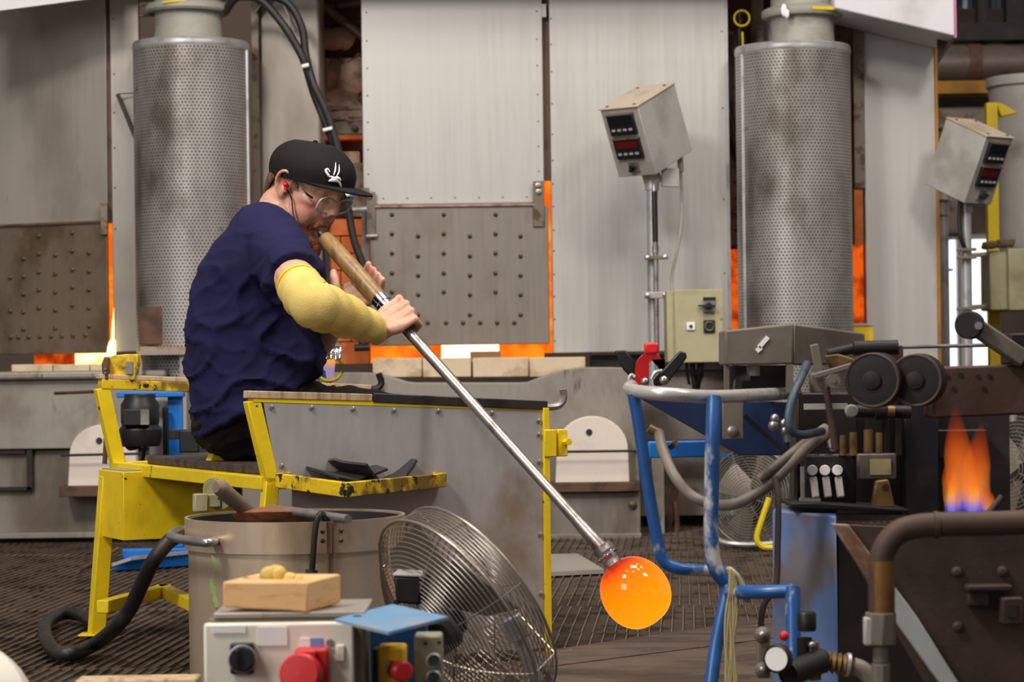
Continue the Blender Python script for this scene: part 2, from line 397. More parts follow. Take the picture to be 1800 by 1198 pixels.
put('blue_tap', MB().cyl(P(613, 344, YF-.08), P(622, 347, YF-.08), .014), M['blue'], cf)
# hot inside of the furnace: the lining gives off light
M['hot_lining'] = hot('glowing_lining', (255, 104, 14), (255, 140, 30), .95, 1.25, 10)
M['hot_white'] = hot('white_hot_glass', (255, 226, 120), (255, 246, 190), 2.2, 3.2, 3)
M['hot_deep'] = hot('deep_red_lining', (200, 62, 14), (240, 96, 20), .5, .95, 14, (.35, .6))
put('hot_lining', MB().pb(650, 345, 955, 636, YF+.16, .05), M['hot_lining'], cf)
put('glowing_mouth', MB().pb(776, 598, 877, 629, YF+.10, .05), M['hot_white'], cf)
put('mouth_brick', MB().pb(826, 617, 880, 632, YF+.07, .06), M['brick'], cf, .004)
put('hot_gap', MB().pb(953, 318, 970, 620, YF+.035, .02), M['hot_lining'], cf)
put('dark_gap', MB().pb(950, -240, 970, 318, YF+.034, .02), M['frame_brown'], cf)
put('gap_hinge', MB().pb(952, 7, 960, 30, YF-.004, .02), M['galv'], cf)
# bricks of the sill: each its own
for (u0, u1) in ((655, 741.5), (743, 828), (831, 929), (930.5, 1029)):
    put('sill_brick', MB().pb(u0, 629-(u0-655)*.006, u1, 663-(u0-655)*.004, YF-.16, .26), M['brick'], cf, .004)
# ---- recess left of the centre furnace
rc = thing('furnace_recess', 'dark recess of pipes, wool insulation and glow-tinted orange bricks left of the centre furnace', 'recess', P(600, 640, YF+.3))
YR = YF+.38
put('back_plate', MB().pb(548, -200, 650, 390, YR+.1, .03), M['frame_brown'], rc)
put('insulation', MB().sheet(8, 14, lambda i, j: P(556+i*86, 102+j*112, YR+.03+.05*noise.noise(V((i*4, j*5, 2)))) , .05), M['insul'], rc)
put('insulation_roll', MB().tube(cr([P(556, 62, YR), P(580, 70, YR-.03), P(600, 66, YR-.02), P(612, 72, YR)], 4), [.045]*13, 12), M['insul'], rc)
put('cross_pipe', MB().cyl(P(550, 42, YR), P(640, 38, YR), .014), M['rust'], rc)
put('brace_tube', MB().cyl(P(562, 6, YR-.05), P(640, 66, YR-.05), .018), M['bracket'], rc)
put('brace_tube', MB().cyl(P(572, 14, YR+.02), P(645, 4, YR+.02), .016), M['bracket'], rc)
sb = put('steel_beam', MB().pb(582, 213, 640, 236, YR-.06, .03), M['bracket'], rc, .002)
many('beam_bolt', MB().lathe([(.014, 0), (.014, .01), (.005, .014)], (0, 0, 0), (0, -1, 0), 6), M['stud'], sb, [P(624, 226, YR-.06)])
put('beam_rail', MB().pb(584, 186, 642, 192, YR-.04, .03), M['bracket'], rc)
put('beam_rail', MB().pb(584, 205, 642, 209, YR-.04, .03), M['bracket'], rc)
put('ochre_sheet', MB().pb(584, 188, 642, 206, YR+.02, .01), M['ochre'], rc)
put('orange_channel', MB().pb(560, 237, 640, 245, YR-.08, .10), M['brick_orange'], rc)
put('orange_channel', MB().pb(560, 245, 640, 263, YR, .02), M['rust'], rc)
put('cream_block', MB().pb(596, 266, 632, 287, YR-.01, .05), M['brick'], rc)
put('grey_block', MB().pb(606, 286, 642, 380, YR-.02, .05), M['bracket'], rc)
rows = [(385, 414), (415.5, 444), (445.5, 474), (475.5, 506), (507.5, 537), (538.5, 568), (569.5, 600), (601.5, 640)]
for k, (a, c) in enumerate(rows):
    for (u0, u1) in (((574, 617), (618.5, 650)) if k % 2 == 0 else ((574, 598), (599.5, 650))):
        put('recess_brick', MB().pb(u0, a, u1, c, YF+.12, .1), M['brick_orange'], rc, .003)
put('brown_post', MB().pb(568, 380, 580, 640, YF+.10, .08), M['dark'], rc)
put('hot_crack', MB().pb(636, 440, 650, 600, YF+.10, .01), M['hot_deep'], rc)
# ---- grey casing between the left drum and the recess
gc = thing('furnace_casing', 'tall sooty grey casing behind the man, right of the left drum', 'casing', P(505, 640, YF+.1))
put('casing_panel', MB().pb(458, -220, 563, 640, YF+.06, .28), M['panel_dim'], gc, .01)
put('casing_post', MB().pb(444, -200, 456, 640, YF+.02, .05), M['bracket'], gc)
put('casing_flap', MB().sheet(8, 2, lambda i, j: P(448+70*i, 20-44*math.sin(i*2.6)+55*i*i, YF+.0+.05*j), .006), M['panel_dim'], gc)
# ---- left furnace, turned about its right edge
lf = thing('side_furnace', 'left furnace with tall steel panel, brown studded door and flames at its sill', 'furnace', P(100, 640, YF+.2))
YL = YF
def lpan(name, u0, v0, u1, v1, m, off=0, th=.03, par=None):
    # panel hinged at u=193, its left end swinging away from the camera
    p1 = P(u1, (v0+v1)/2, YL); x0, x1, z0, z1 = RX(u0, v0, u1, v1, YL)
    k = .45
    q = [V((x0, YL+(p1.x-x0)*k+(P(193, 400, YL).x-p1.x)*k+off, z0)), V((x1, YL+(P(193, 400, YL).x-x1)*k+off, z0))]
    poly = [q[0], q[1], V((q[1].x, q[1].y, z1)), V((q[0].x, q[0].y, z1))]
    return put(name, MB().prism(poly, (0, th, 0)), M[m], par or lf, .003)
lpan('upper_panel', -520, -60, 187, 396, 'panel_dim')
ld = lpan('lift_door', -420, 391, 191, 624, 'door_brown', -.02)
s = MB().lathe([(.0095, 0), (.0095, .0025), (.0065, .004), (.006, .010), (.003, .012)], (0, 0, 0), (0, -1, 0), 10)
def lp(u, v, off=-.02):
    p = P(u, v, YL); return V((p.x, YL+(P(193, 400, YL).x-p.x)*.45+off, p.z))
many('stud_bolt', s, M['stud'], ld, [lp(x, y) for x, ys in ((58, (412, 444, 476, 508, 540)), (90, (447, 480, 512, 544, 576)), (123, (408, 440, 473, 504, 536)), (155, (444, 477, 509, 541, 573)), (28, (452, 484, 515, 547, 578)), (2, (485, 545))) for y in ys] +
     [lp(x, 592-.02*x) for x in (3, 18, 38, 60, 82, 103, 125, 148)])
lpan('door_lip', -420, 391, 188, 396, 'frame_brown', -.03, .02)
put('hinge_bracket', MB().pb(176, 356, 189, 412, YF-.03, .02), M['bracket'], lf, .002)
put('dark_gap', MB().pb(184, -200, 197, 392, YF+.02, .03), M['frame_brown'], lf)
put('hot_gap', MB().pb(188, 392, 199, 618, YF+.02, .03), M['hot_lining'], lf)
put('narrow_panel', MB().pb(195, -200, 246, 618, YF, .03), M['panel_dim'], lf, .003)
rivets(lf, [(199+.01*v, v) for v in (33, 130, 198, 260, 330, 402)], YF, .004)
put('hot_lining', MB().pb(60, 600, 196, 648, YF+.22, .05), M['hot_deep'], lf)
M['fire'] = hot('burning_gas', (255, 190, 60), (255, 240, 160), 1.6, 2.8, 5)
put('glowing_mouth', MB().pb(132, 612, 190, 640, YF+.14, .05), M['fire'], lf)
fm = MB()
for (u, v0, v1, r) in ((196, 640, 540, .006), (189, 640, 598, .009), (193, 632, 590, .008), (199, 640, 596, .006)):
    fm.tube(cr([P(u, v0, YF-.02), P(u+2, (v0+v1)/2+10, YF-.02), P(u+3, (v0*.25+v1*.75), YF-.02), P(u+4, v1, YF-.02)], 4), [r*k for k in (.5, .9, 1, 1, .95, .9, .85, .75, .6, .45, .3, .15, .05)], 8)
put('flame', fm, M['fire'], lf)
for (u0, u1) in ((20, 92), (93.5, 157), (158.5, 186)):
    put('sill_brick', MB().pb(u0, 640, u1, 657, YF-.10, .2), M['brick'], lf, .004)
put('hood', MB().prism([P(-80, -90, 8.85), P(165, -90, 8.85), P(165, -3, 8.85), P(-80, 29, 8.85)], (0, .02, 0)), M['panel_white'], lf)
# ---- perforated drums and their ducts
def drum(name, label, uc, w, vt, vb, Y, seamu, duct):
    c = P(uc, 640, Y); R = w/2/F*Y; zt = P(uc, vt, Y).z; zb = P(uc, vb, Y).z; ez = .8
    t = thing(name, label, 'drum', (c.x, Y, zb))
    o = put('perforated_shell', MB().lathe([(R, 0), (R, zt-zb)], (c.x, Y, zb), (0, 0, 1), 64), perf('perforated_'+name, R), t)
    put('top_rim', MB().lathe([(R*.7, .0), (R*1.0, .0), (R*1.015, .008), (R*1.005, .016), (R*1.01, .024), (R*.99, .03), (R*.7, .03)], (c.x, Y, zt-.005), (0, 0, 1), 64, True), M['galv'], t)
    put('shell_lid', MB().lathe([(R*.99, 0), (R*.99, .004)], (c.x, Y, zt+.018), (0, 0, 1), 48), M['galv'], t)
    sx = P(seamu, 300, Y).x; sy = Y-math.sqrt(max(R*R-(sx-c.x)**2, .0004))
    put('seam_strip', MB().bar((sx, sy-.004, zb), (sx, sy-.004, zt-.01), .012, .008, (0, 1, 0)), M['galv'], t)
    uu, dw, vf, fw = duct; r = dw/2/F*Y; cx = P(uu, 30, Y).x
    put('duct', MB().lathe([(r, 0), (r*1.02, .03), (r, .06), (r*1.015, .10), (r, .14), (r, .9)], (cx, Y, zt+.02), (0, 0, 1), 36), M['duct'], t)
    zf = P(uu, vf, Y).z; rf = fw/2/F*Y
    fo = put('duct_flange', MB().lathe([(r*.98, -.012), (rf*.96, -.014), (rf, -.006), (rf, .012), (rf*.95, .018), (r*.98, .03)], (cx, Y, zf), (0, 0, 1), 40, True), M['duct'], t)
    return t, c, R, cx, zf, rf
t, c, R, cx, zf, rf = drum('perforated_drum', 'left tall perforated steel drum with wrapped duct on top, behind the man', 343, 203, 88, 690, YF-.10, 438, (331, 117, 18, 150))
a = MB().sheet(6, 1, lambda i, j: V((cx-.075+.09*i, YF-.10-rf*1.0-.004+.02*abs(i-.6), zf+.004+.007*j+.008*i)), .003)
put('paint_mark', a, M['yellow'], t)
put('clamp_wire', MB().cyl(P(243, 11, YF-.15), P(268, 8, YF-.12), .004).cyl(P(243, 28, YF-.15), P(275, 26, YF-.12), .006), M['stud'], t)
t, c, R, cx, zf, rf = drum('perforated_drum', 'right tall perforated steel drum with sooty patches and wrapped duct', 1400, 201, 95, 760, YF-.10, 1303, (1410, 110, 26, 143))
a = MB().sheet(6, 1, lambda i, j: V((cx+.02+.1*i, YF-.10-rf*1.0-.004+.03*i, zf-.002+.012*j)), .003)
put('paint_mark', a, M['yellow'], t)
put('tape_rag', MB().sph(P(1378, 18, YF-.26), (.012, .008, .025), 8, 6).sph(P(1383, 24, YF-.26), (.010, .007, .018), 8, 6), M['white'], t)
# tool hook plate hung on the narrow panel
o = put('hanging_strap', MB().bar(P(207, 166, YF-.04), P(246, 262, YF-.04), .012, .036, (0, 1, 0)).cyl(P(208, 165, YF-.04), P(244, 163, YF-.02), .002), M['blackmetal'])
tag(o, 'dark slanting metal strap hanging on the panel left of the left drum', 'strap')
# shelf at the left drum's foot, with board and dark square plate
sh = put('drum_shelf', MB().pb(243, 616, 335, 624, YF-.42, .25).pb(243, 624, 250, 660, YF-.40, .02).pb(316, 624, 328, 760, YF-.40, .03), M['panel_dim'], None, .002)
tag(sh, 'grey steel shelf standing at the foot of the left drum', 'shelf')
o = put('insulation_board', MB().sheet(14, 3, lambda i, j: P(246+88*i, 609+2.5*noise.noise(V((i*9, 0, 1))), YF-.42+.18*j), .022), M['insul'])
tag(o, 'crumbling whitish insulation board lying on the shelf by the left drum', 'board')
o = put('square_plate', MB().pb(245, 539, 305, 605, YF-.30, .008), M['rust'], None, .002)
tag(o, 'dark square steel plate leaning against the left perforated drum', 'plate')

# ---- cables hanging behind the man
cb = thing('cable_bundle', 'two black cables arching over the left drum and down behind the cap', 'cable', P(560, 300, YF-.25))
put('cable', MB().tube(cr([P(395, 20, YF-.15), P(420, -6, YF-.2), P(458, 0, YF-.2), P(495, 40, YF-.22), P(522, 82, YF-.22), P(536, 112, YF-.22), P(552, 165, YF-.2), P(572, 215, YF-.2), P(590, 262, YF-.2)], 6), .0155), M['cable'], cb)
put('cable', MB().tube(cr([P(470, -12, YF-.2), P(508, 8, YF-.2), P(531, 50, YF-.2), P(538, 100, YF-.2), P(552, 150, YF-.22), P(575, 200, YF-.22), P(594, 262, YF-.22), P(605, 320, YF-.22), P(612, 365, YF-.2), P(622, 420, YF-.2), P(638, 466, YF-.2), P(646, 500, YF-.2), P(643, 560, YF-.2), P(640, 606, YF-.2)], 6), .0155), M['cable'], cb)
put('cable_tie', MB().cyl(P(531, 117, YF-.24), P(543, 114, YF-.24), .008).cyl(P(568, 229, YF-.24), P(584, 225, YF-.24), .007).cyl(P(606, 343, YF-.24), P(615, 342, YF-.24), .006), M['white'], cb)
put('pipe_tee', MB().cyl(P(623, 611, YF-.2), P(650, 610, YF-.2), .014).cyl(P(636, 596, YF-.2), P(636, 610, YF-.2), .012), M['blackmetal'], cb)

# ---- plinth
pl = thing('furnace_plinth', 'long sooty grey steel plinth under the furnaces', 'plinth', P(600, 950, 9.0))
YP = 8.95
zf0 = -.02
def zat(v, u=700): return P(u, v, YP).z
x0 = P(-80, 700, YP).x; x1 = P(1122, 700, YP).x
def arc_top(i):
    # two raised humps with a lower stretch between them
    u = 560+i*565
    v = 654+18*min(1, max(0, (u-640)/80))**1.5 if u < 720 else (672 if u < 925 else 672-27*math.sin(min(1, (u-925)/110)*1.57))
    if u > 1080: v = 645+(u-1080)*.05
    return v
poly = [P(560+i/40*565, arc_top(i/40), YP) for i in range(41)]
poly = [V((p.x, YP, p.z)) for p in poly] + [V((x1, YP, zat(905, 1100))), V((P(560, 700, YP).x, YP, zat(905)))]
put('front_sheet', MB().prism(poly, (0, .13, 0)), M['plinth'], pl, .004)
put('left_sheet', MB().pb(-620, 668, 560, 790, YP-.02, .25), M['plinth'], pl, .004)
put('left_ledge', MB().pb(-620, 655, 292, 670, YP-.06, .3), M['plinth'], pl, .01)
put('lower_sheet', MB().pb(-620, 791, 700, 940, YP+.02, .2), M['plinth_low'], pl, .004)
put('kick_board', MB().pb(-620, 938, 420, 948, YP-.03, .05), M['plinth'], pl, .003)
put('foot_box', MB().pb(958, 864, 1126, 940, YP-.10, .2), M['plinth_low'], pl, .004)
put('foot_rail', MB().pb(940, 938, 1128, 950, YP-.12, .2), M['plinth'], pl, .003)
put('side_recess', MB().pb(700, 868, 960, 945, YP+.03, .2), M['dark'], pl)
put('plate_frame', MB().pb(-60, 792, 44, 797, YP-.01, .03).pb(47, 790, 57, 862, YP-.01, .03).pb(-60, 856, 56, 862, YP-.01, .03), M['blackmetal'], pl)
put('plinth_bolt', MB().lathe([(.016, 0), (.016, .008), (.006, .014)], P(1112, 887, YP-.10), (0, -1, 0), 8), M['stud'], pl)
# arched ceramic doors with their shelves and rods
def arch(u0, u1, vt, vb, name, label, cut=None):
    Y = YP-.07; n = 20; pts = []
    uc = (u0+u1)/2; ru = (u1-u0)/2-3; spring = vt+ru*.92
    pts.append(P(u1, vb, Y)); pts.append(P(u1-2, spring+20, Y))
    for i in range(n+1):
        a = math.pi*i/n; pts.append(P(uc+ru*math.cos(a), spring-ru*.92*math.sin(a), Y))
    pts.append(P(u0+2, spring+20, Y)); pts.append(P(u0, vb, Y))
    t = thing(name, label, 'kiln door', P(uc, vb, Y))
    put('arched_slab', MB().prism(pts, (0, .06, 0)), M['ceramic'], t, .004)
    hu, hv = uc-6, vt+28
    put('peep_hole', MB().lathe([(.012, 0), (.012, .004)], P(hu, hv, Y-.001), (0, -1, 0), 16), M['dark'], t)
    return t
arch(976, 1107, 731, 849, 'ceramic_door', 'cream arched ceramic door with peep hole on a rusty shelf right of the bench')
arch(119, 242, 746, 856, 'ceramic_door', 'cream arched ceramic door half hidden behind the yellow bench post')
o = put('rusty_shelf', MB().pb(955, 848, 1126, 864, YP-.14, .15), M['rust'], None, .002)
tag(o, 'rusty steel shelf under the arched door right of the bench', 'shelf')
o = put('rusty_shelf', MB().pb(104, 854, 240, 872, YP-.14, .13), M['rust'], None, .002)
tag(o, 'rusty steel shelf under the arched door behind the yellow box', 'shelf')
o = put('guard_rod', MB().cyl(P(958, 794, YP-.13), P(1118, 792, YP-.13), .005).cyl(P(1117, 792, YP-.13), P(1117, 792, YP+.01), .005), M['blackmetal'])
tag(o, 'thin dark rod across the arched door right of the bench', 'rod')
o = put('guard_rod', MB().cyl(P(107, 800, YP-.13), P(285, 796, YP-.13), .005).cyl(P(285, 796, YP-.13), P(285, 796, YP), .005), M['blackmetal'])
tag(o, 'thin dark rod across the arched door at the left', 'rod')
o = put('iron_rod', MB().cyl(P(97, 691, 8.6), P(190, 687, 8.94), .006), M['rust'])
tag(o, 'rusty rod sticking out left of the yellow bench post', 'rod')
# ================================================================ RIGHT BACKGROUND
# third furnace front with white hood
tf = thing('far_furnace', 'right furnace with grey sheet front under a white sloping hood', 'furnace', P(1585, 700, YF+.3))
put('front_panel', MB().pb(1521, 20, 1647, 760, YF+.15, .08), M['panel'], tf, .004)
put('edge_strip', MB().pb(1646, 70, 1651, 640, YF+.14, .03), M['ochre'], tf)
put('frame_post', MB().pb(1501, 24, 1519, 330, YF+.12, .05), M['bracket'], tf)
put('frame_post', MB().pb(1502, 330, 1517, 430, YF+.13, .05), M['brick_orange'], tf)
put('hot_gap', MB().pb(1501, 430, 1518, 568, YF+.13, .03), M['hot_deep'], tf)
put('yellow_block', MB().pb(1497, 571, 1535, 640, YF-.02, .12), M['yellow'], tf, .003)
put('block_cap', MB().pb(1497, 568, 1535, 572, YF-.025, .12), M['galv'], tf)
hp = [P(1466, -60, YF-.25), P(1680, -60, YF-.25), P(1680, 64, YF-.25), P(1466, 14, YF-.25)]
put('hood', MB().prism(hp, (0, .36, 0)), M['panel_white'], tf, .006)
put('hood_trim', MB().pb(1677, -60, 1681, 66, YF-.26, .02), mat('pink_edge_trim', (196, 120, 160), .6), tf)
put('hood_flap', MB().prism([P(1648, 66, YF-.1), P(1680, 66, YF-.1), P(1668, 84, YF-.1), P(1650, 112, YF-.1)], (0, .02, 0)), M['dark'], tf)
# frame and clutter between the right panel and the right drum
rf_ = thing('rear_frame', 'rusty riveted steel frame with cables seen beside the right drum', 'frame', P(1290, 640, YF+.3))
put('brown_panel', MB().pb(1276, -120, 1500, 620, YF+.5, .03), M['frame_brown'], rf_)
fp = put('riveted_post', MB().pb(1280, 60, 1300, 430, YF+.2, .05), M['frame_brown'], rf_, .002)
s = MB().lathe([(.008, 0), (.007, .006), (.003, .009)], (0, 0, 0), (0, -1, 0), 8)
many('frame_rivet', s, M['rust'], fp, [P(1289+.01*v, v, YF+.2) for v in range(150, 430, 28)])
put('hot_strip', MB().pb(1287, 438, 1300, 625, YF+.2, .05), M['hot_deep'], rf_)
put('grey_post', MB().pb(1322, -120, 1342, 160, YF+.25, .05), M['bracket'], rf_)
put('pale_sheet', MB().pb(1341, 30, 1358, 120, YF+.3, .02), M['panel_white'], rf_)
put('grey_post', MB().pb(1464, 30, 1484, 120, YF+.25, .05), M['bracket'], rf_)
put('cream_block', MB().pb(1272, 55, 1290, 130, YF+.3, .05), M['brick'], rf_)
put('dark_cable', MB().tube(cr([P(1301, 18, YF+.1), P(1300, 60, YF+.1), P(1300, 150, YF+.12)], 5), .012).tube(cr([P(1280, 180, YF+.1), P(1290, 230, YF+.1), P(1300, 275, YF+.1), P(1305, 330, YF+.15)], 5), .014).tube(cr([P(1283, 205, YF+.1), P(1288, 240, YF+.12), P(1302, 260, YF+.12), P(1310, 300, YF+.2)], 5), .010), M['cable'], rf_)
put('earth_wire', MB().ring(P(1304, 32, YF+.05), (0, -1, 0), .03, .004, 24, 6).cyl(P(1305, 56, YF+.05), P(1309, 150, YF+.1), .0045), M['yellow'], rf_)
put('bottom_sheet', MB().pb(1120, 640, 1300, 905, YF+.1, .03), M['plinth_low'], rf_)
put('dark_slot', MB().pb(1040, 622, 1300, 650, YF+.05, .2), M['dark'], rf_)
# under-furnace darkness right of the plinth
uf = thing('undercarriage', 'dark steel undercarriage with legs and pipes under the right furnaces', 'frame', P(1350, 960, 9.4))
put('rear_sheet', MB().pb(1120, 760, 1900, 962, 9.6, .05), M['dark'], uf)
put('front_leg', MB().pb(1146, 790, 1168, 958, 9.0, .06), M['plinth'], uf, .003)
put('brace', MB().bar(P(1196, 820, 9.2), P(1168, 950, 9.2), .02, .03), M['rust'], uf)
put('cross_beam', MB().pb(1120, 770, 1700, 790, 9.15, .06), M['frame_brown'], uf)
put('pipe', MB().tube(cr([P(1186, 880, 9.1), P(1190, 920, 9.1), P(1186, 952, 9.1)], 4), .012), M['rust'], uf)
# ---- far end of the hall
dk = thing('air_duct', 'fat horizontal ventilation duct near the ceiling at far right', 'duct', P(1720, 112, 13.6))
YD = 13.6
x0 = P(1600, 112, YD).x; x1 = P(1900, 112, YD).x; zc = P(1720, 112, YD).z
put('duct_tube', MB().cyl((x0, YD, zc), (x1, YD, zc), .105, seg=28), M['galv'] if False else mat('dull_duct_metal', (120, 108, 100), .45, .4, (96, 84, 76), 6), dk)
for u in (1705, 1716): put('duct_band', MB().cyl(P(u-6, 112, YD), P(u+5, 112, YD), .112, seg=28), M['frame_brown'], dk)
o = put('ochre_beam', MB().pb(1600, 141, 1900, 163, 13.2, .2), M['ochre'])
tag(o, 'ochre painted beam below the ventilation duct at far right', 'beam')
o = put('roof_truss', MB().pb(1600, 40, 1900, 70, 14.2, .2).pb(1600, 168, 1900, 186, 14.2, .2).pb(1720, -60, 1735, 180, 14.3, .1).pb(1770, -60, 1800, 180, 14.3, .1), M['dark'])
tag(o, 'dark roof truss behind the ventilation duct', 'truss')
o = put('corrugated_sheet', MB().sheet(60, 1, lambda i, j: P(1640+250*i, -30+45*j, 14.6+.03*math.sin(i*160)), .01), M['blue'] if False else mat('bluish_corrugated_sheet', (120, 128, 140), .5, .4, (84, 84, 90), 8))
tag(o, 'bluish corrugated sheet up in the top right corner', 'sheet')
o = put('grey_housing', MB().pb(1640, 188, 1760, 230, 13.0, 2.0).pb(1640, 275, 1700, 415, 12.6, 2.4), M['bracket'], None, .02)
tag(o, 'dim grey machine housing behind the far control box', 'housing')
o = put('grey_tank', MB().lathe([(.20, 0), (.205, .02), (.2, .04), (.2, .72), (.212, .73), (.212, .77), (.0, .78)], P(1822, 442, 10.6), (0, 0, 1), 36), M['boxgrey'])
tag(o, 'beige cylindrical tank at the right edge, above a cream box', 'tank')
yp = put('yellow_post', MB().pb(1737, 180, 1757, 648, 10.2, .05).prism([P(1752, 180, 10.2), P(1762, 182, 10.2), P(1790, 198, 10.2), P(1760, 205, 10.2)], (0, .05, 0)), M['yellow'], None, .004)
tag(yp, 'tall yellow steel post near the bright window at far right', 'post')
o = put('cream_box', MB().pb(1740, 440, 1772, 545, 10.0, .2).pb(1773, 436, 1850, 545, 9.96, .24).bar(P(1700, 449, 10.1), P(1742, 446, 10.1), .02, .02).bar(P(1700, 540, 10.1), P(1742, 538, 10.1), .02, .02), M['olive'], None, .006)
tag(o, 'cream steel box held on a bracket at the right edge', 'box')
o = put('wire_brush', MB().tube([P(1726+.9*i*1.0, 432-i*.08+1.5*math.sin(i*.8), 9.98) for i in range(0, 66, 3)], [.012+.006*abs(math.sin(i*1.7)) for i in range(22)], 10), mat('brown_bristles', (104, 86, 64), .95, 0, (70, 56, 42), 40, bump=.8, bsc=120))
tag(o, 'brown shaggy brush lying on the cream box', 'brush')
o = put('far_pipe', MB().cyl(P(1658, 340, 11.0), V((P(1662, 640, 11.0).x, 11.0, -.05)), .022).cyl(P(1656, 352, 11.0), P(1657, 378, 11.0), .034).cyl(P(1648, 474, 11.0), P(1675, 474, 11.0), .006).cyl(P(1660, 330, 11), P(1660, 352, 11), .06), M['galv'])
tag(o, 'slim grey pipe standing against the bright window', 'pipe')

# ---- control boxes on posts
M['dpanel'] = mat('black_controller_face', (30, 28, 30), .35, 0)
def control(name, label, c, yaw, pitch, roll, post_uv, Y, dims, post_bottom):
    """sloped steel box with two panel meters; c = centre of the front face"""
    w, h, d = dims
    R = Matrix.Rotation(yaw, 3, 'Z') @ Matrix.Rotation(pitch, 3, 'X') @ Matrix.Rotation(roll, 3, 'Y')
    t = thing(name, label, 'control box', (post_uv[0], c.y+d*.5, P(1150, post_bottom, Y).z))
    q = lambda x, y, z: c + R @ V((x, y, z))
    sk = h*.52                                      # the side is a parallelogram: the back is lifted
    prof = lambda x: [q(x, 0, -h/2), q(x, 0, h/2), q(x, d, h/2+sk*0), q(x, d, -h/2+sk*0)]
    put('case', MB().prism([q(-w/2, 0, -h/2), q(-w/2, 0, h/2), q(-w/2, d, h/2), q(-w/2, d, -h/2)], R @ V((w, 0, 0))), M['boxgrey'], t, .003)
    ld = put('lid', MB().prism([q(-w/2-.004, -.008, h/2), q(-w/2-.004, -.008, h/2+.004), q(-w/2-.004, d, h/2+.004), q(-w/2-.004, d, h/2)], R @ V((w+.008, 0, 0))), M['boxtop'], t, .001)
    s = MB().lathe([(.007, 0), (.006, .003), (.002, .004)], (0, 0, 0), (0, 0, 1), 8)
    many('lid_screw', s, M['stud'], ld, [q(x, y, h/2+.004) for x in (-w*.36, w*.36) for y in (.015, d-.03)])
    for k, (z, led) in enumerate(((h*.27, 'dpanel'), (-h*.08, 'redglow'))):
        m = put('panel_meter', MB().box(q(.0, -.006, z), (w*.68, .016, h*.30), R), M['dpanel'], t, .002)
        put('meter_frame', MB().box(q(0, -.009, z+h*.15), (w*.7, .02, h*.015), R), M['bracket'], m)
        put('display', MB().box(q(0, -.0145, z+h*.06), (w*.56, .003, h*.10), R), M['redglow'] if k else mat('dark_display', (22, 28, 34), .2), m)
        many('meter_key', MB().box((0, 0, 0), (w*.08, .006, h*.028), R), M['boxgrey'], m, [q(x*w*.15, -.015, z-h*.07) for x in (-1.5, -.5, .5, 1.5)])
    sw = put('selector_switch', MB().box(q(0, -.003, -h*.36), (w*.26, .008, h*.14), R), M['steel'], t)
    put('switch_knob', MB().cyl(q(0, -.005, -h*.36), q(0, -.022, -h*.36), .012, seg=14).box(q(0, -.024, -h*.36), (.008, .01, .028), R @ Matrix.Rotation(.8, 3, 'Y')), M['black'], sw)
    return t, q, R
Yc = 8.75
c = P(1104, 250, Yc)
t, q, R = control('control_box', 'tilted grey control box with two meters on a post by the centre furnace', c, math.radians(-40), math.radians(24), 0, (P(1146, 300, Yc).x, 0), Yc, (.172, .265, .25), 650)
px = lambda v: P(1146+.011*(v-330), v, Yc+.10)
put('post', MB().cyl(px(305), px(690), .021, seg=18).cyl(px(318), px(334), .027), M['galv'], t)
put('post_bracket', MB().box(px(312), (.05, .05, .05), R).box(P(1178, 312, Yc+.10), (.075, .012, .07), Matrix.Rotation(.5, 3, 'Z')), M['boxgrey'], t, .003)
gr = put('gas_rod', MB().cyl(P(1150, 336, Yc+.06), P(1152, 425, Yc+.06), .0105), M['black'], t)
put('rod_tip', MB().cyl(P(1150, 326, Yc+.06), P(1150, 337, Yc+.06), .007), M['chrome'], gr)
put('rod_shaft', MB().cyl(P(1152, 425, Yc+.06), P(1156, 660, Yc+.06), .008).cyl(P(1152, 432, Yc+.06), P(1152, 444, Yc+.06), .013), M['steel'], gr)
for v in (452, 518):
    cl = put('pipe_clamp', MB().bar(P(1133, v+1, Yc+.06), P(1174, v, Yc+.06), .02, .014 if v < 500 else .024), M['bracket'] if v < 500 else M['galv'], t, .002)
    many('clamp_bolt', MB().lathe([(.010, 0), (.010, .008), (.005, .011)], (0, 0, 0), (0, -1, 0), 6), M['steel'], cl, [P(1138, v+1, Yc+.05), P(1169, v, Yc+.05)])
put('meter_cable', MB().tube(cr([P(1195, 274, Yc+.2), P(1198, 330, Yc+.2), P(1198, 390, Yc+.2), P(1190, 440, Yc+.2), P(1182, 480, Yc+.2), P(1181, 512, Yc+.15)], 6), .006).cyl(P(1195, 274, Yc+.2), P(1197, 302, Yc+.2), .011), M['duct'], t)
# second one, far right, seen from its other side
Yc2 = 9.1
c = P(1738, 300, Yc2)
t, q, R = control('control_box', 'tilted grey control box with two meters at far right, by the yellow post', c, math.radians(40), math.radians(24), 0, (P(1700, 330, Yc2).x, 0), Yc2, (.160, .27, .21), 650)
px = lambda v: P(1697+.011*(v-330), v, Yc2+.12)
put('post', MB().cyl(px(345), px(690), .021, seg=18).cyl(px(345), px(372), .026), M['galv'], t)
put('post_bracket', MB().box(px(340), (.05, .05, .05), R).box(P(1718, 352, Yc2+.1), (.04, .03, .04), R), M['boxgrey'], t, .003)
put('black_lead', MB().tube(cr([P(1688, 350, Yc2+.08), P(1686, 390, Yc2+.08), P(1690, 420, Yc2+.08), P(1697, 440, Yc2+.1)], 5), .009), M['cable'], t)
for v in (438, 452, 542): put('pipe_clamp', MB().bar(P(1682, v+1, Yc2+.08), P(1716, v, Yc2+.08), .02, .012), M['bracket'], t, .002)

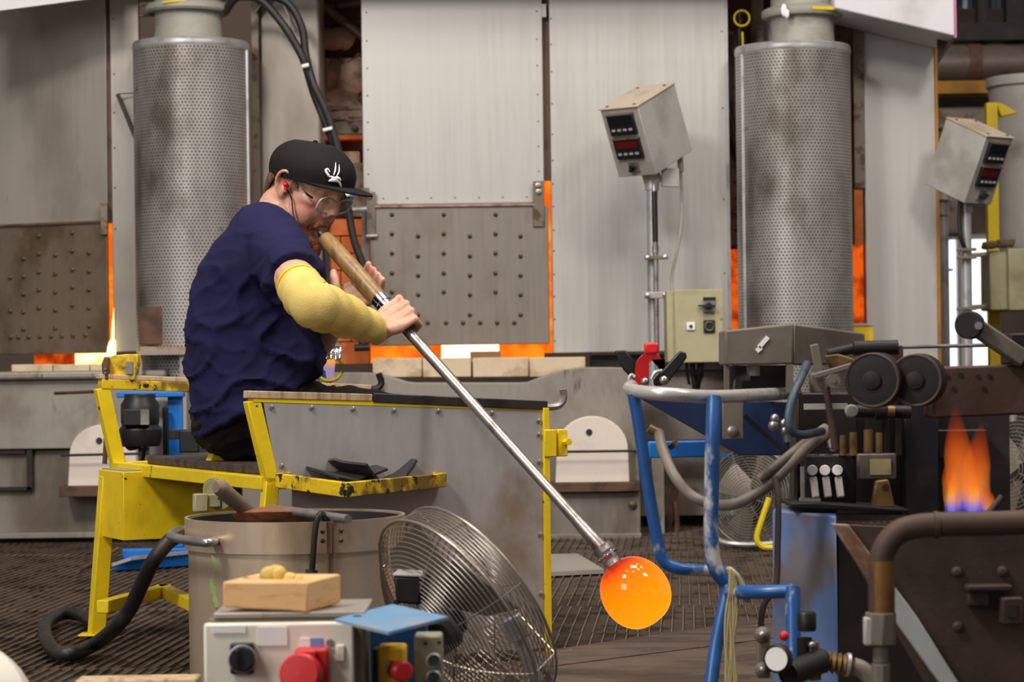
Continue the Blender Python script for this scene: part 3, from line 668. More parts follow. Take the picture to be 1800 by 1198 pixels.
# ---- switch cabinet by the first post
Ye = 8.7
t = thing('switch_cabinet', 'cream green electrical cabinet with rotary switch beside the control post', 'cabinet', P(1220, 640, Ye))
put('case', MB().pb(1172, 510, 1272, 636, Ye, .16), M['olive'], t, .004)
put('door', MB().pb(1186, 508, 1272, 637, Ye-.022, .022), M['olive'], t, .004)
sw = put('rotary_switch', MB().pb(1236, 524, 1257, 549, Ye-.034, .012), M['steel'], t, .002)
put('switch_label', MB().pb(1236, 522, 1258, 527, Ye-.038, .004), M['black'], sw)
put('switch_knob', MB().cyl(P(1246, 538, Ye-.034), P(1246, 538, Ye-.056), .014, seg=14).box(P(1246, 538, Ye-.058), (.046, .012, .010)), M['black'], sw)
put('switch_arm', MB().bar(P(1227, 537, Ye-.036), P(1238, 537, Ye-.036), .006, .006), M['black'], sw)
pb_ = put('push_button', MB().pb(1207, 566, 1222, 580, Ye-.03, .008), M['white'], t, .002)
put('button_cap', MB().cyl(P(1214.5, 573, Ye-.03), P(1214.5, 573, Ye-.036), .006, seg=12), M['black'], pb_)
so = put('socket', MB().pb(1237, 562, 1257, 584, Ye-.032, .01), M['black'], t, .002)
put('socket_ring', MB().ring(P(1247, 573, Ye-.033), (0, -1, 0), .0155, .003, 20, 6), M['bracket'], so)
put('door_screw', MB().lathe([(.004, 0), (.004, .002)], P(1268, 560, Ye-.022), (0, -1, 0), 8), M['steel'], t)
lead = put('supply_lead', MB().tube(cr([P(1207, 637, Ye+.08), P(1208, 655, Ye+.08), P(1212, 680, Ye+.1), P(1216, 720, Ye+.2)], 5), .006)
    .tube(cr([P(1217, 637, Ye+.08), P(1218, 655, Ye+.08), P(1222, 690, Ye+.1), P(1224, 720, Ye+.2)], 5), .010)
    .tube(cr([P(1232, 637, Ye+.08), P(1231, 655, Ye+.08), P(1226, 672, Ye+.1), P(1222, 700, Ye+.15), P(1218, 720, Ye+.2)], 5), .014), M['cable'], t)

# ================================================================ MAN'S BENCH
M['rail_dark'] = mat('dark_oiled_rail', (58, 54, 54), .45, .3, (40, 38, 38), 14)
M['bench_sheet'] = mat('smoky_aluminium_sheet', (182, 178, 176), .42, .35, (148, 130, 110), 3.0, (.48, .68), (1, 1, 1), (196, 150, 138), 5, (.66, .8), (1, 1, .6), .08, 50, (1, 1, .3), .10, 60)
M['hosegreen'] = mat('grey_green_disc', (142, 140, 96), .55, 0)
zs = .417
A0 = G(470, 838, zs); Q0 = G(205, 812, zs)
D2 = (A0-Q0); D2.z = 0; BW = D2.length; D2.normalize(); D1 = V((-D2.y, D2.x, 0))
def B(t, s, z): p = A0 + D1*t - D2*s; return V((p.x, p.y, z))
RB = Matrix((D1, -D2, V((0, 0, 1)))).transposed()
bench = thing('glassblower_bench', 'yellow glassblower bench with steel side sheet, two long rails and a plank seat', 'bench', B(.3, .5, 0))
TE = .648
# near side
sheet = put('side_sheet', MB().prism([B(-.012, -.014, .575), B(TE, -.014, .545), B(TE, -.014, .02), B(.05, -.014, .02), B(.05, -.014, .405), B(.018, -.014, .415)], -D2*.004), M['bench_sheet'], bench)
ss = MB().lathe([(.0055, 0), (.005, .003), (.002, .0045)], (0, 0, 0), D2, 8)
many('sheet_screw', ss, M['steel'], sheet, [B(t, -.0145, z) for t, z in ((.005, .563), (.095, .56), (.19, .555), (.285, .55), (.39, .547), (.52, .54), (.026, .44),
     (TE-.012, .52), (TE-.012, .49), (TE-.012, .40), (TE-.012, .27), (TE-.012, .14), (TE-.012, .43))])
put('post', MB().bar(B(-.033, 0, .578), B(.008, 0, zs-.01), .028, .03, D1), M['yellow'], bench, .002)
put('leg', MB().bar(B(.008, 0, zs), B(-.035, 0, .0), .028, .03, D1), M['yellow'], bench, .002)
put('corner_post', MB().bar(B(TE+.004, -.012, .548), B(TE+.004, -.012, .0), .02, .014, D1), M['yellow'], bench, .001)
wd_ = put('arm_rail', MB().bar(B(-.045, 0, .59), B(.235, 0, .578), .034, .016), M['wood'], bench, .002)
put('arm_rail', MB().bar(B(.237, 0, .578), B(TE+.01, 0, .553), .036, .020), M['rail_dark'], bench, .002)
put('rail_channel', MB().bar(B(-.035, 0, .579), B(TE, 0, .546), .03, .010), M['yellow'], bench, .001)
put('rail_hook', MB().tube(cr([B(TE-.02, 0, .55), B(TE+.03, 0, .55), B(TE+.052, 0, .556), B(TE+.060, 0, .572), B(TE+.058, 0, .588)], 5), (.011, .006) and .0085, 8), M['steel'], bench)
cl = put('clamp_block', MB().bar(B(TE+.012, -.01, .50), B(TE+.012, -.01, .44), .03, .03, D1).bar(B(TE+.045, -.01, .50), B(TE+.045, -.01, .44), .022, .024, D1), M['yellow'], bench, .002)
put('clamp_bolt', MB().cyl(B(TE+.05, -.022, .472), B(TE+.05, -.04, .472), .008, seg=6), M['yellow'], cl)
# far side
put('arm_rail', MB().bar(B(-.045, BW, .628), B(.68, BW, .59), .034, .012), M['wood'], bench, .002)
put('rail_channel', MB().bar(B(-.04, BW, .610), B(.68, BW, .572), .034, .024), M['yellow_dirty'], bench, .002)
put('post', MB().bar(B(-.036, BW, .60), B(.004, BW, zs-.01), .03, .034, D1), M['yellow'], bench, .002)
put('rail_hook', MB().tube(cr([B(.665, BW, .585), B(.70, BW, .585), B(.715, BW, .60), B(.708, BW, .625)], 4), .009, 8), M['blackmetal'], bench)
put('leg', MB().bar(B(.66, BW, .57), B(.68, BW, 0), .03, .03, D1), M['yellow'], bench, .002)
fp = B(-.03, BW, 0); ft = G(155, 1117, 0)
put('leg', MB().bar(V((P(190, 850, ft.y-.02).x, ft.y-.02, zs-.03)), ft+V((.02, 0, 0)), .034, .036, D1).bx(ft.x-.02, ft.x+.045, ft.y-.03, ft.y+.03, .001, .006), M['yellow'], bench, .002)
# seat level
put('seat_beam', MB().bar(B(0, 0, zs-.013), B(0, BW, zs-.013), .03, .028), M['yellow'], bench, .002)
put('seat_beam', MB().bar(B(.34, 0, zs-.013), B(.34, BW, zs-.013), .03, .028), M['yellow'], bench, .002)
put('side_beam', MB().bar(B(0, BW, zs-.013), B(.66, BW, zs-.013), .03, .028), M['yellow'], bench, .002)
put('side_beam', MB().bar(B(0, .016, zs-.013), B(.64, .016, zs-.013), .02, .028), M['yellow'], bench, .002)
put('seat_plank', MB().box(B(.16, BW*.40, zs+.011), (.30, BW*.80, .020), RB), M['darkwood'], bench, .004)
put('seat_bracket', MB().bar(B(.03, .42, zs+.0), B(.055, .42, zs+.045), .03, .03, D1), M['yellow'], bench, .002)
# stretchers near the floor
put('stretcher', MB().bar(G(180, 1066, .085)+V((0, 0, 0)), V((P(292, 1050, 6.05).x, 6.05, .085)), .03, .03), M['yellow'], bench, .002)
put('stretcher', MB().bar(V((P(285, 1050, 6.05).x, 6.05, .085)), B(.0, .08, .085), .03, .03), M['yellow'], bench, .002)
# yellow box hung on the bench
c0 = P(217, 889, 5.62); bz0 = P(217, 950, 5.62).z; bz1 = P(217, 829, 5.62).z
E1 = D1.copy(); E2 = -D2
pz = lambda a, b, z: V((c0.x, c0.y, 0)) + E1*a + E2*b + V((0, 0, z))
# long side runs along the bench, its short side faces left
tb = put('tool_box', MB().prism([pz(0, 0, bz0), pz(.30, 0, bz0), pz(.30, .185, bz0), pz(0, .185, bz0)], (0, 0, bz1-bz0)), M['yellow'], bench, .002)
put('box_top', MB().prism([pz(.006, .006, bz1), pz(.29, .006, bz1), pz(.29, .178, bz1), pz(.006, .178, bz1)], (0, 0, .003)), M['panel_dim'], tb)
# hose reel under the seat
rl = put('hose_disc', MB().cyl(P(384, 868, 5.2), P(398, 862, 5.24), .036, seg=28).cyl(P(372, 860, 5.2), P(384, 860, 5.22), .026, seg=20), M['hosegreen'], bench, .002)
put('hose_bracket', MB().box(P(352, 883, 5.18), (.03, .02, .04), RB).box(P(368, 880, 5.19), (.05, .012, .03), RB), M['olive'], bench, .003)
put('red_hose_coil', MB().tube([P(424+2.6*i/6+9*math.cos(i*.9), 884+3*i/6+8*math.sin(i*.9), 5.22+.02*math.sin(i*.9+1)) for i in range(44)], .0045, 6), mat('coral_coiled_hose', (214, 104, 80), .5), bench)
# tray on the near side
ta = B(.012, -.03, zs-.018)
tb_, tc_ = G(608, 871, zs-.03), G(781, 853, zs-.03)
td_ = ta + (tc_-tb_)
tr = put('tray', MB().prism([ta, tb_, tc_, td_], (0, 0, .004)), M['rail_dark'], bench)
for k, (p, r) in enumerate(((ta, tb_), (tb_, tc_), (tc_, td_), (td_, ta))):
    put('tray_rim', MB().bar(p+V((0, 0, .012)), r+V((0, 0, .012)), .014, .030), M['yellow_dirty'], tr, .002)
# burnt newspaper pads on the tray
tm = (ta+tb_+tc_+td_)/4
M['burnt'] = mat('charred_newspaper', (38, 34, 34), .7, 0, (58, 52, 50), 10, c3=(120, 84, 50), sc3=12, thr3=(.7, .78))
e1 = (tc_-tb_).normalized(); e2 = (ta-tb_).normalized()
def pad(c, lx, ly, amp, ph, up, th=.006):
    # sheet folded upward at its ends
    def fn(i, j):
        a = i-.5; z = up + amp*(2*abs(a))**1.7 + .006*noise.noise(V((i*5, j*4, ph)))
        return c + e1*(a*lx) + e2*((j-.5)*ly) + V((0, 0, z))
    return MB().sheet(14, 6, fn, th)
o = put('newspaper_pad', pad(tm+e1*.035+e2*.01, .20, .17, .050, 1, .006), M['burnt']); tag(o, 'curled charred newspaper pad lying in the yellow tray', 'pad')
def fn(i, j): return tm - e1*.055 + e2*.02 + e1*((i-.5)*.19+.03*j) + e2*((j-.5)*.15) + V((0, 0, .020+.030*abs(i-.35)+.010*j))
o = put('newspaper_pad', MB().sheet(8, 5, fn, .005), M['burnt']); tag(o, 'flatter charred newspaper pad with brown edge, leaning on the curled pad', 'pad')
# holder with leather flap on the far rail
th_ = thing('tool_holder', 'rusty yellow tool holder standing on the far rail at left', 'holder', B(.02, BW+.0, .634))
Yh = B(0, BW, 0).y
put('holder_plate', MB().prism([P(187, 667, Yh), P(186, 628, Yh), P(200, 624, Yh), P(222, 622, Yh), P(243, 622, Yh), P(242, 640, Yh), P(237, 668, Yh)], (0, .05, 0)), M['yellow_dirty'], th_, .003)
put('leather_flap', MB().prism([P(181, 668, Yh-.03), P(178, 640, Yh-.03), P(183, 626, Yh-.03), P(190, 628, Yh-.03), P(190, 668, Yh-.03)], (0, .06, 0)), M['rust'], th_, .004)
put('holder_label', MB().pb(222, 635, 233, 657, Yh-.004, .004), M['steel'], th_)
many('holder_rivet', MB().lathe([(.004, 0), (.003, .003)], (0, 0, 0), (0, -1, 0), 8), M['chrome'], th_, [P(185, 648, Yh-.03), P(185, 655, Yh-.03), P(216, 645, Yh), P(240, 645, Yh)])
put('thumb_screw', MB().sph(P(178, 716, Yh-.02), .008, 8, 6).cyl(P(178, 716, Yh-.02), P(192, 714, Yh-.01), .004), M['rust'], th_)
put('leather_strap', MB().tube(cr([P(184, 664, Yh), P(187, 720, Yh+.04), P(186, 780, Yh+.05), P(184, 815, Yh+.05)], 5), (.006), 8), M['rust'], th_)

# ---- blue stand with an electric motor behind the bench
ms = thing('motor_stand', 'blue steel stand with a black electric motor behind the bench', 'stand', G(300, 985))
Ym = 6.9
put('post', MB().pb(296, 680, 321, 962, Ym+.05, .03), M['bluebright'], ms, .003)
put('top_bar', MB().pb(205, 688, 322, 698, Ym+.02, .05), M['bluebright'], ms, .003)
put('rear_plate', MB().pb(262, 695, 300, 800, Ym+.10, .01), M['boxgrey'], ms, .003)
mo = put('motor', MB().lathe([(.055, 0), (.062, .02), (.062, .05), (.052, .06), (.055, .07), (.055, .12), (.045, .135), (.045, .15)], P(247, 784, Ym-.06), (0, 0, 1), 24), M['black'], ms, .002)
put('terminal_box', MB().pb(214, 718, 262, 748, Ym-.13, .04), M['black'], mo, .004)
put('motor_label', MB().pb(247, 720, 262, 746, Ym-.132, .004), M['steel'], mo)
put('motor_cable', MB().tube(cr([P(218, 775, Ym-.08), P(228, 788, Ym-.08), P(245, 784, Ym-.08), P(256, 776, Ym-.07), P(252, 800, Ym-.05), P(248, 830, Ym-.02)], 5), .006), M['cable'], mo)
put('switch_box', MB().pb(315, 755, 350, 795, Ym-.05, .06), M['black'], ms, .004)
put('switch_arm', MB().pb(296, 755, 318, 772, Ym-.04, .03), M['blackmetal'], ms, .002)
put('slot_rail', MB().pb(286, 716, 294, 800, Ym-.0, .03), M['blackmetal'], ms)
p0 = G(192, 1004, .0); p1 = G(330, 992, 0); hb = .032
put('foot', MB().prism([p0, V((p0.x+.06, p0.y, .035)), V((p1.x+.1, p1.y, .045)), V((p1.x+.1, p1.y, .0))], (0, .09, 0)), M['bluebright'], ms, .004)
put('foot', MB().bar(G(215, 975, .02)+V((0, 0, 0)), G(330, 972, .02), .05, .04), M['bluebright'], ms, .004)
put('foot_cap', MB().bar(V((p0.x+.01, p0.y-.002, .022)), V((p0.x+.07, p0.y-.002, .04)), .012, .01).bar(V((p0.x+.07, p0.y-.002, .041)), V((p1.x+.1, p1.y-.002, .05)), .012, .01), M['galv'], ms)
o = put('floor_rod', MB().tube(cr([G(137, 1003, .008), G(170, 985, .012), G(210, 962, .05)], 4), .006), M['rust'])
tag(o, 'rusty rod lying on the floor behind the yellow leg', 'rod')
# ================================================================ BUCKET AND FOREGROUND LEFT
M['stainless'] = mat('stained_stainless', (222, 200, 172), .30, .65, (176, 150, 118), 4, (.46, .68), (1, 1, .5), (104, 80, 58), 9, (.64, .76), (1.5, 1.5, .3), .04, 30, (1, 1, .2), 0, 60)  # warm base tint carries a brown reflection; the darker patches are stains
Yb = 4.55; bc = P(519, 905, Yb); bz = bc.z; Rb = 193/F*Yb
bk = thing('water_bucket', 'big stained stainless bucket under the yellow tray, with band and bent handle', 'bucket', (bc.x, Yb, 0))
put('shell', MB().lathe([(Rb*.0, .004), (Rb*.985, .004), (Rb*.985, .06), (Rb*.97, .064), (Rb*.97, bz-.055), (Rb*.99, bz-.05), (Rb*.955, bz-.045), (Rb*.955, .02), (0, .02)], (bc.x, Yb, 0), (0, 0, 1), 56, True), M['stainless'], bk)
put('inner_wall', MB().lathe([(Rb*.948, -.18), (Rb*.954, -.18), (Rb*.954, -.004), (Rb*.948, -.004)], (bc.x, Yb, bz), (0, 0, 1), 56, True), M['dark'], bk)
band = put('rim_band', MB().lathe([(Rb*.985, -.058), (Rb*1.0, -.058), (Rb*1.0, -.002), (Rb*1.0, .0), (Rb*.975, 0), (Rb*.975, -.058)], (bc.x, Yb, bz), (0, 0, 1), 56, True), M['stainless'], bk)
def bpt(u, z, k=1.0):
    x = P(u, 930, Yb-.2).x; dx = x-bc.x; return V((x, Yb-math.sqrt(max((Rb*k)**2-dx*dx, 1e-4)), z))
s = MB().sph((0, 0, 0), .0045, 8, 6)
many('band_rivet', s, M['stud'], band, [bpt(567, bz-.018), bpt(567, bz-.035), bpt(598, bz-.018), bpt(598, bz-.035)])
put('band_seam', MB().bar(bpt(578, bz, 1.006), bpt(578, bz-.058, 1.006), .006, .004, (0, 1, 0)).bar(bpt(586, bz, 1.006), bpt(586, bz-.058, 1.006), .003, .003, (0, 1, 0)).bar(bpt(581, bz-.06, .985), bpt(581, .05, .985), .006, .003, (0, 1, 0)), M['rust'], band)
hz = bz-.035; p = bpt(372, hz)
put('bucket_handle', MB().tube(cr([p+V((0, .01, 0)), p+V((.0, -.028, 0)), p+V((-.018, -.034, .0)), V((bc.x-Rb*1.06, Yb-.10, hz+.004)), V((bc.x-Rb*1.09, Yb+.03, hz+.006)), V((bc.x-Rb*.98, Yb+.06, hz+.006))], 6), .0085, 10), M['steel'], bk)
paint = MB()
for (u, v0, v1) in ((368, 972, 990), (371, 985, 1004), (364, 1018, 1042), (368, 1030, 1058), (372, 1050, 1066)):
    q0 = bpt(u, P(u, v0, Yb-.15).z, .975); q1 = bpt(u+2, P(u, v1, Yb-.15).z, .975); paint.bar(q0, q1, .007, .0015, (0, 1, 0))
put('paint_drip', paint, mat('green_paint_drip', (150, 176, 92), .6), bk)
o = put('water', MB().lathe([(0, 0), (Rb*.946, 0), (Rb*.946, .004), (0, .004)], (bc.x, Yb, bz-.045), (0, 0, 1), 48, True), mat('dark_bucket_water', (30, 24, 20), .06, 0, var=.05)); tag(o, 'dark water filling the stainless bucket', 'water', kind='stuff')
# wooden block tool soaking in the bucket
bt = thing('shaping_block', 'wooden shaping ladle with thick worn handle resting in the bucket', 'ladle', P(480, 915, Yb))
put('block_bowl', MB().lathe([(.0, -.03), (.045, -.028), (.075, -.010), (.084, .008), (.066, .014), (.03, .019), (0, .02)], P(486, 908, Yb-.02), (0, .08, 1), 30), mat('wet_cherry_wood', (150, 92, 58), .45, 0, (110, 64, 40), 10, (.4, .65), (1, 8, 8)), bt)
put('block_handle', MB().tube([P(452, 914, Yb-.03), P(430, 893, Yb-.06), P(404, 872, Yb-.09), P(388, 857, Yb-.11), P(379, 856, Yb-.12)], [.016, .0145, .0155, .016, .010], 14), M['darkwood'] if False else mat('grey_worn_handle', (122, 104, 88), .75, 0, (92, 76, 64), 12, (.4, .65), bump=.2), bt)
o = put('steel_rod', MB().cyl(P(474, 894, Yb-.02), P(612, 912, Yb-.22), .0085, seg=14), M['steel']); tag(o, 'steel rod laid across the rim of the stainless bucket', 'rod')
hk = thing('hook_rod', 'dark bent hook hanging over the front rim of the bucket', 'hook', bpt(550, bz, 1.03))
p = bpt(556, bz+.005, 1.02)
put('hook_bend', MB().tube(cr([p+V((.018, .03, -.012)), p+V((.012, .012, .008)), p+V((.004, -.004, .004)), p+V((-.002, -.008, -.03)), bpt(548, P(550, 1010, Yb-.2).z, 1.035)], 6), .0055, 10), M['blackmetal'], hk)
put('hook_ferrule', MB().cyl(bpt(548, P(550, 1000, Yb-.2).z, 1.035), bpt(546, P(550, 1022, Yb-.2).z, 1.035), .011, seg=12), M['dark'], hk)

# thick black hose coiled on the grating by the yellow leg
hp = [P(318, 938, 5.02), P(296, 952, 5.0), P(270, 985, 5.0), P(250, 1024, 5.05), P(228, 1070, 5.1), P(200, 1105, 5.15), G(165, 1132, .022), G(125, 1148, .022), G(95, 1142, .022), G(80, 1118, .022), G(82, 1095, .022), G(108, 1078, .022), G(140, 1080, .022), G(168, 1096, .022)]
zr = [p.copy() for p in hp]
o = put('black_hose', MB().tube(cr(hp, 7), .0165, 14), M['cable']); tag(o, 'thick black rubber hose looping on the floor by the yellow leg', 'hose')

# ---- control cabinet on its stand, in front
Yk = 3.3
cab = thing('socket_cabinet', 'cream socket cabinet with black rotary switch and red power outlet in the foreground', 'cabinet', P(498, 1198, Yk+.1)*1.0 - V((0, 0, P(498, 1198, Yk).z-.045)))
M['cream'] = mat('worn_cream_enamel', (240, 232, 214), .5, 0, (214, 204, 184), 7, (.5, .72), c3=(150, 136, 116), sc3=22, thr3=(.68, .74), var=.04)
kx0, kx1, kz0, kz1 = RX(358, 1094, 622, 1198, Yk)
put('case', MB().bx(kx0+.004, kx1+.014, Yk+.016, Yk+.15, .05, kz1+.006), mat('cabinet_shell', (120, 112, 84), .55, 0, (96, 88, 66), 7), cab, .004)
put('door', MB().bx(kx0, kx1, Yk, Yk+.016, .05, kz1), M['cream'], cab, .004)
put('top_plate', MB().bx(kx0+.012, kx1+.016, Yk+.012, Yk+.19, kz1+.006, kz1+.013), M['panel_dim'], cab, .002)
put('stand_leg', MB().bx(kx0+.02, kx0+.05, Yk+.06, Yk+.1, -.03, .05).bx(kx1-.05, kx1-.02, Yk+.06, Yk+.1, -.03, .05), M['blackmetal'], cab)
sw = put('rotary_switch', MB().pb(404, 1130, 446, 1185, Yk-.012, .012), M['black'], cab, .003)
put('switch_knob', MB().cyl(P(424, 1158, Yk-.012), P(424, 1158, Yk-.034), .0165, seg=24).bar(P(414, 1141, Yk-.038), P(414, 1176, Yk-.038), .008, .010, (0, 1, 0)), M['black'], sw, .001)
put('knob_ring', MB().ring(P(426, 1158, Yk-.0145), (0, -1, 0), .0185, .0016, 28, 6), M['galv'], sw)
put('paper_label', MB().pb(453, 1101, 505, 1134, Yk-.002, .003), M['white'], cab)
put('paper_label', MB().pb(374, 1099, 432, 1112, Yk-.002, .003), M['white'], cab)
lb = put('paper_label', MB().pb(528, 1121, 545, 1136, Yk-.002, .003), M['white'], cab)
put('label_print', MB().pb(545, 1121, 567, 1136, Yk-.002, .003), mat('blue_print', (120, 150, 206), .5), cab)
put('door_screw', MB().lathe([(.006, 0), (.005, .003)], P(580, 1129, Yk), (0, -1, 0), 10), M['steel'], cab)
put('door_latch', MB().pb(591, 1133, 606, 1163, Yk-.004, .005), M['cream'], cab, .002)
M['red'] = mat('red_socket_plastic', (206, 40, 38), .4, 0, (176, 30, 30), 8)
rs = put('red_outlet', MB().pb(518, 1140, 578, 1210, Yk-.03, .03), M['red'], cab, .005)
put('outlet_lid', MB().lathe([(.0, -.004), (.027, -.004), (.029, .002), (.029, .022), (.025, .026), (0, .027)], P(534, 1186, Yk-.03), (-.15, -1, .2), 28), M['red'], rs)
put('lid_hinge', MB().bar(P(520, 1150, Yk-.034), P(556, 1150, Yk-.034), .014, .012), M['red'], rs, .002)
# wood block and yellow sponge on the cabinet
wx = lambda u, v, y: P(u, v, y)
wb = put('wood_block', MB().prism([P(391, 1070, Yk+.03), P(541, 1078, Yk+.01), P(541, 1025, Yk+.01), P(391, 1024, Yk+.03)], (.040, .09, .003)), mat('pale_sawn_pine', (236, 188, 130), .7, 0, (206, 150, 94), 6, (.52, .75), (3, 3, 12), c3=(112, 74, 48), sc3=16, thr3=(.62, .72), bump=.15), None, .003)
wb.location.z += kz1+.013-wb.location.z
tag(wb, 'scorched pale pine block lying on the cream cabinet', 'wood block')
wtop = kz1+.013+P(391, 1024, Yk+.03).z-P(391, 1070, Yk+.03).z
c = P(486, 1015, Yk+.06)
sp = MB()
for dx, dz, r in ((-.010, .010, (.014, .012, .014)), (.003, .012, (.012, .013, .013)), (.018, .006, (.014, .012, .009)), (.030, .005, (.009, .009, .007)), (-.002, .018, (.009, .008, .008))):
    sp.sph(c+V((dx, 0, dz-c.z+wtop+.0)), r, 12, 8)
o = put('sponge', sp, mat('yellow_beeswax', (222, 190, 96), .6, 0, (160, 130, 80), 16, (.55, .7), bump=.6, bsc=60)); tag(o, 'small crumpled yellow wax lump lying on the pine block', 'wax')
# blue stand with stop button
bs = thing('button_stand', 'blue steel stand with yellow emergency stop box right of the cream cabinet', 'stand', P(690, 1198, Yk+.15)-V((0, 0, P(690, 1198, Yk+.15).z+.03)))
ztp = kz1+.010
def gz(u, v, z): return G(u, v, z)
put('top_plate', MB().prism([gz(588, 1087, ztp), gz(683, 1110, ztp), gz(788, 1083, ztp), gz(690, 1061, ztp)], (0, 0, -.004)), mat('scuffed_pale_blue_plate', (112, 158, 196), .45, .1, (156, 164, 168), 6, (.45, .62), c3=(60, 100, 150), sc3=14, thr3=(.62, .72)), bs)
put('plate_hole', MB().lathe([(.0065, 0), (.0065, .0006)], gz(628, 1082, ztp+.0004), (0, 0, 1), 14), M['dark'], bs)
put('upright', MB().prism([P(640, 1105, Yk+.14), P(752, 1095, Yk+.2), P(752, 1330, Yk+.2), P(640, 1330, Yk+.14)], (0, .02, 0)), mat('deep_blue_enamel', (22, 74, 128), .5, 0, (18, 56, 98), 7), bs, .003)
eb = put('stop_box', MB().pb(664, 1136, 714, 1215, Yk+.06, .05), mat('signal_yellow', (236, 180, 18), .45, 0, (206, 150, 14), 8), bs, .005)
put('stop_box_side', MB().pb(655, 1140, 668, 1215, Yk+.075, .04), M['black'], eb, .003)
put('stop_button', MB().cyl(P(694, 1177, Yk+.06), P(702, 1178, Yk+.035), .011, seg=18), M['black'], eb)
put('button_cap', MB().lathe([(.012, 0), (.0155, .003), (.0155, .012), (.012, .016), (0, .0165)], P(702, 1178, Yk+.037), (.5, -1, 0), 22), M['red'], eb)
put('stop_label', MB().pb(684, 1160, 692, 1190, Yk+.058, .003), M['red'], eb)
gb = put('button_box', MB().pb(728, 1116, 778, 1215, Yk+.09, .05), mat('grey_enamel_box', (150, 146, 124), .5, 0, (122, 116, 98), 8), bs, .004)
for v in (1160, 1190):
    k = put('push_button', MB().lathe([(.0115, 0), (.0115, .005), (.009, .007), (.009, .004), (0, .004)], P(762, v, Yk+.09), (.1, -1, 0), 20), M['galv'], gb)
    put('button_face', MB().cyl(P(762, v, Yk+.087), P(762, v, Yk+.083), .008, seg=16), mat('dark_green_button', (40, 62, 52), .35), k)
many('box_screw', MB().lathe([(.003, 0), (.002, .002)], (0, 0, 0), (0, -1, 0), 8), M['dark'], gb, [P(748, 1130, Yk+.09), P(772, 1128, Yk+.09)])
put('wing_bracket', MB().tube(cr([P(752, 1095, Yk+.3), P(775, 1095, Yk+.3), P(790, 1110, Yk+.3), P(797, 1128, Yk+.3)], 4), (.016), 8), M['blackmetal'], bs)
# pale drum lid, cropped by the bottom left corner
o = put('white_drum', MB().lathe([(0, .05), (.07, .045), (.11, .02), (.12, -.02), (.12, -.25), (0, -.25)], P(-95, 1262, 3.2), (.1, -.75, .35), 40), M['cream']); tag(o, 'pale rounded drum cut off by the bottom left corner', 'drum')
o = put('pale_board', MB().prism([P(130, 1196, 3.6), P(345, 1192, 3.6), P(345, 1260, 3.6), P(120, 1260, 3.6)], (0, .06, 0)), M['wood'], None, .004); tag(o, 'pale board edge at the bottom, left of the bucket', 'board')

# ---- wire guard fans
M['wire'] = mat('chromed_fan_wire', (180, 168, 154), .3, .8, var=.05)
M['blade'] = mat('grey_fan_blade', (128, 116, 104), .4, .3)
M['wire_dim'] = mat('grey_fan_wire', (150, 144, 132), .4, .6)
def fan(t, c, n, R, depth, rings, wr, m, spokes, hub):
    """c = centre of the guard's widest ring, n = blowing direction; a dome of rings toward -n, a short drum toward +n"""
    n = V(n).normalized(); a = V((0, 0, 1)); u = n.cross(a).normalized(); w = u.cross(n)
    dome = lambda k: c - n*(depth*(1-k**2.2)) 
    fr = MB(); rr = MB()
    for i in range(rings):
        k = .16+.84*(i+1)/rings
        rr.ring(dome(k), n, R*k, wr, 44, 5)
    put('rear_guard', rr, m, t, smooth=60)
    for i in range(8):
        fr.ring(c+n*(.055/ .2*R)*((i+1)/8), n, R*(1.0-.04*((i+1)/8)), wr, 44, 5)
    for i in range(rings//2):
        k = .18+.76*(i)/(rings//2); fr.ring(c+n*(.055/.2*R+.03*(1-k*k)), n, R*k, wr, 44, 5)
    put('front_guard', fr, m, t, smooth=60)
    put('guard_rim', MB().ring(c, n, R*1.01, wr*2.6, 56, 8).ring(c+n*(.055/.2*R), n, R*.97, wr*2.2, 56, 8), m, t, smooth=60)
    sp = MB()
    for i in range(spokes):
        q = 2*math.pi*i/spokes+.3; d = u*math.cos(q)+w*math.sin(q)
        sp.tube([dome(k)+d*(R*k) for k in (.15, .4, .6, .8, .92, 1)]+[c+n*(.055/.2*R)+d*R*.96], wr*1.3, 5)
        sp.tube([c+n*(.055/.2*R)+d*R*.96, c+n*(.055/.2*R+.03)+d*R*.2], wr*1.2, 5)
    put('guard_spoke', sp, m, t, smooth=60)
    mo = put('fan_motor', MB().lathe([(0, -.02), (R*.17, -.015), (R*.2, .01), (R*.2, .06), (R*.12, .075), (0, .075)], c-n*(depth*.95), n, 24), M['black'], t)
    for i in range(4):
        q = 2*math.pi*i/4+.5; d = u*math.cos(q)+w*math.sin(q); e = n.cross(d)
        put('fan_blade', MB().sheet(6, 4, lambda x, y: c + n*(.012)+ d*(R*(.14+.70*x)) + e*((y-.5)*R*(.30+.38*x)) + n*((y-.5)*.05*(1-.3*x)), .003), M['blade'], t)
    put('blade_hub', MB().lathe([(0, 0), (R*.14, .0), (R*.14, .03), (R*.09, .04), (0, .04)], c-n*.03, n, 20), M['black'], t)
    if hub:
        put('guard_badge', MB().lathe([(R*.17, 0), (R*.17, .004), (0, .006)], c+n*(.055/.2*R+.03), n, 24), M['wire_dim'], t)
Yf = 4.0
ft_ = thing('floor_fan', 'large chrome wire floor fan tilted up in front of the stainless bucket', 'fan', P(820, 1087, Yf)-V((0, 0, P(820, 1087, Yf).z)))
fc = P(802, 1087, Yf); fn_ = V((.731, .469, .494))
fan(ft_, fc, fn_, 202/F*Yf, .085, 26, .00105, M['wire'], 8, False)
put('switch_box', MB().prism([P(690, 1011, Yf-.10), P(745, 1013, Yf-.10), P(738, 1064, Yf-.10), P(696, 1060, Yf-.10)], (.012, .05, .004)), M['black'], ft_, .005)
